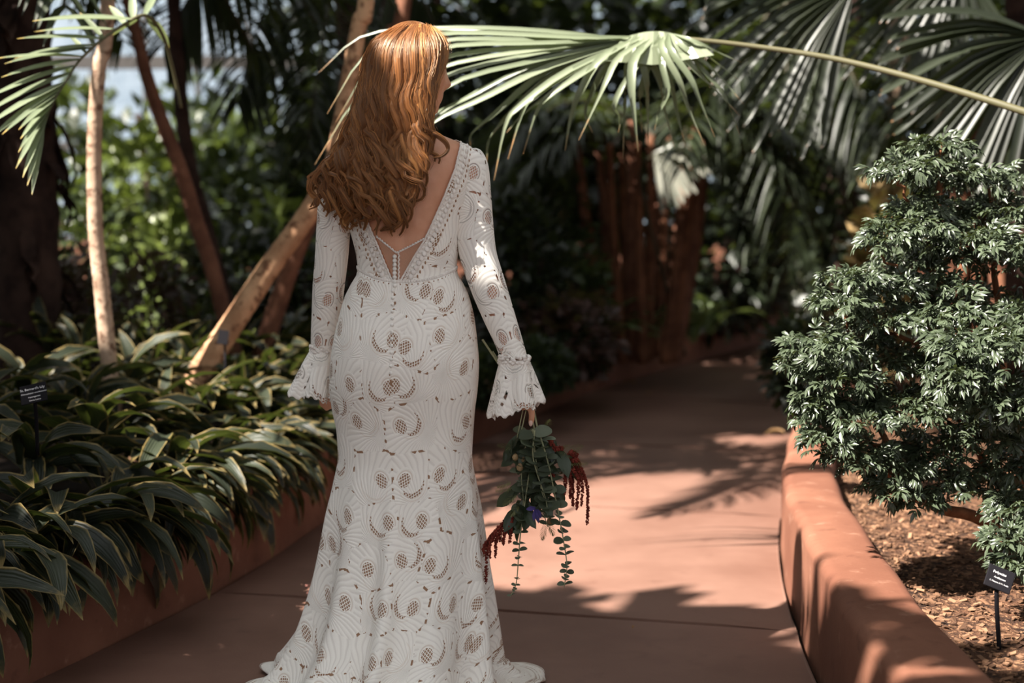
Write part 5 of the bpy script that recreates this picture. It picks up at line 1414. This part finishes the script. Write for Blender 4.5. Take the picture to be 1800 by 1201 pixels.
# ================================================================== BOUQUET
bq = thing('bouquet', 'trailing bouquet of eucalyptus and red amaranth hanging from her right hand', 'bouquet', tuple(float(v) for v in W(925, 712, 3.6)))
M_EUC = mat_leaf('eucalyptus_leaf', srgb(64, 72, 57), srgb(108, 116, 96), .5, .12, False, .35)
M_EUCS = mat_plain('eucalyptus_stem', srgb(150, 150, 116), .6)
M_AMA = mat_noise('amaranth_red', srgb(88, 34, 28), srgb(128, 58, 46), 60, .9, .6, .004, .15)
M_DKLEAF = mat_leaf('ruscus_leaf', srgb(34, 44, 32), srgb(60, 72, 50), .4, .12, False, .45)
M_OLIVE = mat_leaf('olive_sprig_leaf', srgb(96, 98, 62), srgb(136, 134, 90), .5, .2, True, .4)
M_PURP = mat_leaf('purple_petal', srgb(44, 34, 96), srgb(74, 58, 130), .5, .2, False, .4)
M_BUD = mat_noise('dry_bud', srgb(122, 96, 66), srgb(160, 134, 98), 40, .8)
M_PINK = mat_plain('pink_bloom', srgb(214, 168, 146), .7)
BD = 3.6
def disc_leaf(r, cup=.25, elong=1.0):
    V = [(0, 0, 0)]; n = 10
    V = [];
    for i, s in enumerate((0.0, .08, .25, .5, .75, .92, 1.0)):
        w = r*math.sqrt(max(0, 1-(2*s-1)**2))*(0.9) if 0 < s < 1 else r*.08
        y = s*2*r*elong
        V += [(-w, y, cup*w*w/r), (0, y, -.04*r), (w, y, cup*w*w/r)]
    return np.array(V), grid_faces(7, 3)
EUC_ME = [mesh_from('leaf', *disc_leaf(.0122*k, .3, e)) for k, e in ((1, 1.0), (1.15, .95), (.9, 1.1))]
boff = np.array(bq.location); B4 = np.eye(4); B4[:3, 3] = -boff
def euc(pts, n_pairs, s0, s1, dd=0.0):
    P = catmull([W(x, y, BD+dd+d_) for x, y, d_ in pts], 40)
    stem = part(bq, 'eucalyptus_stem', *tube(P, np.linspace(.0022, .0011, 40), 6), M_EUCS)
    for i in range(n_pairs):
        s_ = (i+.6)/n_pairs; k = int(s_*39); p = P[k]; a = rng.uniform(-.5, .5)+(i % 2)*1.2
        sz = s0+(s1-s0)*s_
        for sg in (0, PI):
            d = np.array([math.cos(a+sg), math.sin(a+sg)*.8, rng.uniform(-.15, .35)])
            m = frame(p, d, (rng.normal(0, .25), -.45+rng.normal(0, .2), .8), sz*rng.uniform(.85, 1.15))
            put_leaf('leaf', EUC_ME[rng.integers(3)], M_EUC, stem, B4 @ m)
def cb_(x, y): return (820+x/3.0036, 680+y/3.0036)
def pp(l, d=0.0): return [(*cb_(x, y), d) for x, y in l]
euc(pp([(350, 225), (365, 380), (400, 560), (440, 640)], -.02), 10, 1.45, 1.25)
euc(pp([(390, 260), (430, 400), (460, 540), (490, 690), (515, 830), (530, 950), (515, 1060)], -.025), 19, 1.5, .75)
euc(pp([(340, 240), (335, 420), (310, 600), (285, 780), (275, 900), (262, 1040), (230, 1110)], -.005), 17, 1.2, .45)
euc(pp([(375, 260), (380, 480), (400, 640), (430, 740)], .02), 9, 1.4, .9)
euc(pp([(330, 230), (300, 340), (330, 460), (350, 600)], .03), 8, 1.5, 1.3)
euc(pp([(360, 230), (350, 360), (380, 480), (420, 600), (430, 700)], -.03), 10, 1.6, 1.4)
euc(pp([(345, 230), (300, 360), (290, 480), (300, 600), (290, 720)], .0), 10, 1.5, 1.3)
euc(pp([(400, 300), (440, 420), (480, 470)], .02), 6, 1.5, 1.4)
# amaranth tassels: a knobbly rope of tiny florets
ama_f = instances(*SPH6, [np.eye(4)])
def tassel(pts, r0, r1, d=0.0):
    P = catmull([W(*cb_(x, y), BD+d) for x, y in pts], 30); ln = np.linalg.norm(np.diff(P, axis=0), axis=1).sum()
    n = int(ln/.0007); ms = []
    for i in range(n):
        s_ = i/n; k = s_*29; j = min(int(k), 28); p = P[j]*(1-(k-j))+P[j+1]*(k-j)
        rr = r0+(r1-r0)*s_; v = rng.normal(0, 1, 3); v /= np.linalg.norm(v)
        m = np.eye(4); m[:3, :3] *= rr*rng.uniform(.42, .66); m[:3, 3] = p+v*rr*rng.uniform(.5, .85); ms.append(m)
    part(bq, 'amaranth_tassel', *instances(*SPH6, ms), M_AMA)
for t in ([(560, 350), (600, 420), (636, 520), (640, 620), (638, 725)], [(540, 380), (585, 430), (612, 520), (606, 630)], [(560, 430), (590, 500), (585, 600), (583, 645)], [(530, 420), (558, 500), (560, 580), (562, 630)], [(520, 430), (522, 500), (514, 570)], [(545, 440), (550, 520), (548, 590)]):
    tassel(t, .0060, .0042, rng.uniform(-.01, .015))
for t in ([(225, 690), (150, 770), (115, 820), (105, 930), (102, 1035)], [(210, 700), (130, 790), (95, 840), (92, 880)], [(225, 720), (165, 790), (155, 840), (153, 900)], [(240, 710), (200, 780), (195, 835)], [(245, 690), (235, 760), (228, 825)], [(220, 700), (178, 760), (176, 815)], [(160, 770), (125, 830), (122, 910)]):
    tassel(t, .0058, .0040, rng.uniform(-.01, .02))
for t in ([(440, 280), (455, 310), (450, 330)], [(460, 335), (490, 325), (510, 330)], [(545, 350), (575, 355), (580, 395)], [(450, 455), (462, 470)], [(555, 345), (570, 370), (560, 395)]):
    tassel(t, .0075, .0060, -.01)
# dark ruscus leaves in the heart of the bunch
RUS = [mesh_from('leaf', *strap_leaf(.075, .030, 10, -25, .15, 6)) for _ in range(2)]+[mesh_from('leaf', *strap_leaf(.055, .026, 20, -20, .2, 6))]
for x, y in [(290, 330), (300, 420), (310, 520), (340, 300), (420, 330), (450, 370), (480, 360), (300, 480), (360, 520), (330, 560), (280, 640), (300, 690), (210, 740), (260, 720), (300, 740), (320, 620), (520, 420), (540, 400), (400, 450), (350, 430), (320, 370), (240, 320), (400, 500), (380, 600), (260, 660), (330, 660), (390, 360)]+[(rng.uniform(270, 470), rng.uniform(270, 680)) for _ in range(26)]:
    c = W(*cb_(x, y), BD+rng.uniform(-.005, .035)); a = rng.uniform(-2.6, -.5)
    put_leaf('ruscus_leaf', RUS[rng.integers(3)], M_DKLEAF, bq, B4 @ frame(c+[0, 0, .02], (math.cos(a)*.8, rng.uniform(-.5, .3), math.sin(a)), (0, -.8, .5), rng.uniform(.8, 1.15), rng.normal(0, .5)))
# feathery olive sprigs and grey-green fern tips
for x, y, a, L in ((235, 500, 200, .035), (240, 530, 190, .04), (265, 570, 215, .04), (500, 370, 20, .045), (540, 330, 15, .035), (560, 395, -5, .035), (250, 320, 170, .04), (410, 230, 60, .03), (280, 620, 230, .035), (430, 700, -70, .04), (415, 720, -100, .04), (490, 390, -10, .04), (470, 350, 30, .04)):
    c = W(*cb_(x, y), BD-.005); d = np.array([math.cos(math.radians(a)), -.2, math.sin(math.radians(a))]); R = np.array([c+d*L*s_ for s_ in np.linspace(0, 1, 8)])
    part(bq, 'feathery_sprig', *merge(pinnate(R, 12, .016, .0028, 55, .1, (0, -1, .2), .05, 3)), M_OLIVE)
for x, y, r in ((258, 372, .0085), (282, 425, .0095), (440, 710, .008), (300, 385, .006)):
    m = np.diag([r, r, r*1.15, 1.]); m[:3, 3] = W(*cb_(x, y), BD-.01); part(bq, 'bud', *instances(*SPH, [m]), M_BUD)
for a, L in ((-80, .040), (-100, .034), (-62, .030), (185, .026)):
    c = W(*cb_(366, 640), BD-.022)
    put_leaf('purple_petal', mesh_from('petal', *strap_leaf(L, .012, 5, -15, .2, 6)), M_PURP, bq, B4 @ frame(c, (math.cos(math.radians(a)), -.25, math.sin(math.radians(a))), (0, -1, .2)))
m = np.diag([.013, .008, .011, 1.]); m[:3, 3] = W(*cb_(478, 425), BD-.005); part(bq, 'pale_bloom', *instances(*SPH, [m]), M_PINK)
# cut stem ends rising behind the cuff
for (x0, y0), (x1, y1), r in (((848, 597), (925, 712), .0028), ((866, 618), (930, 715), .002), ((935, 705), (952, 790), .0025), ((928, 706), (916, 760), .0016), ((930, 706), (944, 780), .0022), ((922, 706), (905, 790), .0014)):
    part(bq, 'cut_stem', *tube(catmull([W(x0, y0, 3.665), W((x0+x1)/2, (y0+y1)/2, 3.64), W(x1, y1, 3.605)] if y0 < 650 else [W(x0, y0, 3.605), W(x1, y1, 3.605)], 8), r, 6), M_EUCS)

# ================================================================== SMALL THINGS ON THE GROUND
M_IRON = mat_plain('iron_grate', srgb(92, 66, 54), .6, .4, .3)
g0, g1, g2, g3 = G(828, 832), G(905, 834), G(912, 806), G(838, 804)
gc = (g0+g1+g2+g3)/4
grate = thing('drain_grate', 'iron drain grate set into the path beside her skirt', 'grate', (float(gc[0]), float(gc[1]), 0.0))
ux = (g1-g0); Lx = np.linalg.norm(ux)+.06; ux /= np.linalg.norm(ux); uy = np.array([-ux[1], ux[0], 0]); Ly = .50
R_ = np.stack([ux, uy, [0, 0, 1]], 1)
part(grate, 'pit', *box(gc+[0, 0, .001], (Lx, Ly, .004), R_), M_JOINT, smooth=False)
for s_ in (-1, 1):
    part(grate, 'frame_bar', *box(gc+uy*s_*Ly/2+[0, 0, .005], (Lx+.02, .022, .012), R_), M_IRON, smooth=False)
    part(grate, 'frame_bar', *box(gc+ux*s_*Lx/2+[0, 0, .005], (.022, Ly, .012), R_), M_IRON, smooth=False)
for i in range(9): part(grate, 'bar', *box(gc+ux*(i-4)*Lx/9+[0, 0, .005], (.016, Ly, .010), R_), M_IRON, smooth=False)
for i in range(2): part(grate, 'bar', *box(gc+uy*(i-.5)*Ly/3+[0, 0, .005], (Lx, .02, .010), R_), M_IRON, smooth=False)
M_DRY = mat_leaf('dry_leaf', srgb(140, 104, 72), srgb(186, 150, 112), .7, .15, False, .2)
M_PETAL = mat_plain('fallen_petal', srgb(214, 150, 138), .7)
for lab, px, py, L, mt in (('curled dry leaf lying on the path by the left wall', 1096, 676, .13, M_DRY), ('curled dry leaf lying on the path near the right wall', 1345, 763, .12, M_DRY), ('small dry leaf lying on the joint of the path', 1112, 1105, .02, M_DRY), ('small pale leaf on the shaded path beyond the bouquet', 1135, 694, .06, M_DRY), ('pale petal lying on the path left of the gown', 543, 1031, .018, M_PETAL), ('second pale petal lying just below the other one', 545, 1043, .018, M_PETAL)):
    q = G(px, py, 0.006); V, Fq, uv = strap_leaf(L, L*.42, 28, -30, .3, 7)
    o = obj('fallen_leaf' if mt is M_DRY else 'fallen_petal', mesh_from('fallen_leaf', V, Fq, uv), mt, None, tuple(float(v) for v in q)); o.rotation_euler = (0, 0, rng.uniform(0, 6)); tag(o, lab, 'leaf' if mt is M_DRY else 'petal')
# bark chips on the right bed
chip_V, chip_F = box((0, 0, 0), (1, .45, .22)); ms = []
M_CHIP = mat_leaf('bark_chip', srgb(56, 38, 28), srgb(138, 104, 80), .85, .0, True, .2)
NRd = nrm(ERd, 1)
cand = [i for i in range(len(ERd)) if 1.5 < ERd[i][1] < 7.5]
for k in range(9000):
    i = cand[rng.integers(len(cand))]; dpt = .22+rng.random()**1.5*1.6; q = ERd[i]+NRd[i]*dpt+rng.normal(0, .05, 2)
    if (q-ERd[i]) @ NRd[i] < .22: continue
    z = .205+.03*min(1, dpt/3)+.018*(mnoise.noise(Vector((q[0]*5, q[1]*5, 3.1)))+.5*mnoise.noise(Vector((q[0]*14, q[1]*14, 9.1))))
    a = rng.uniform(0, 2*PI); ms.append(frame((q[0], q[1], z+.003), (math.cos(a), math.sin(a), rng.normal(0, .35)), (rng.normal(0, .4), rng.normal(0, .4), 1), rng.uniform(.008, .026)))
ch = obj('bark_chips', mesh_from('bark_chips', *instances(chip_V, chip_F, ms), None, False), M_CHIP)
tag(ch, 'loose brown bark chips covering the right planting bed', 'mulch', None, 'stuff')
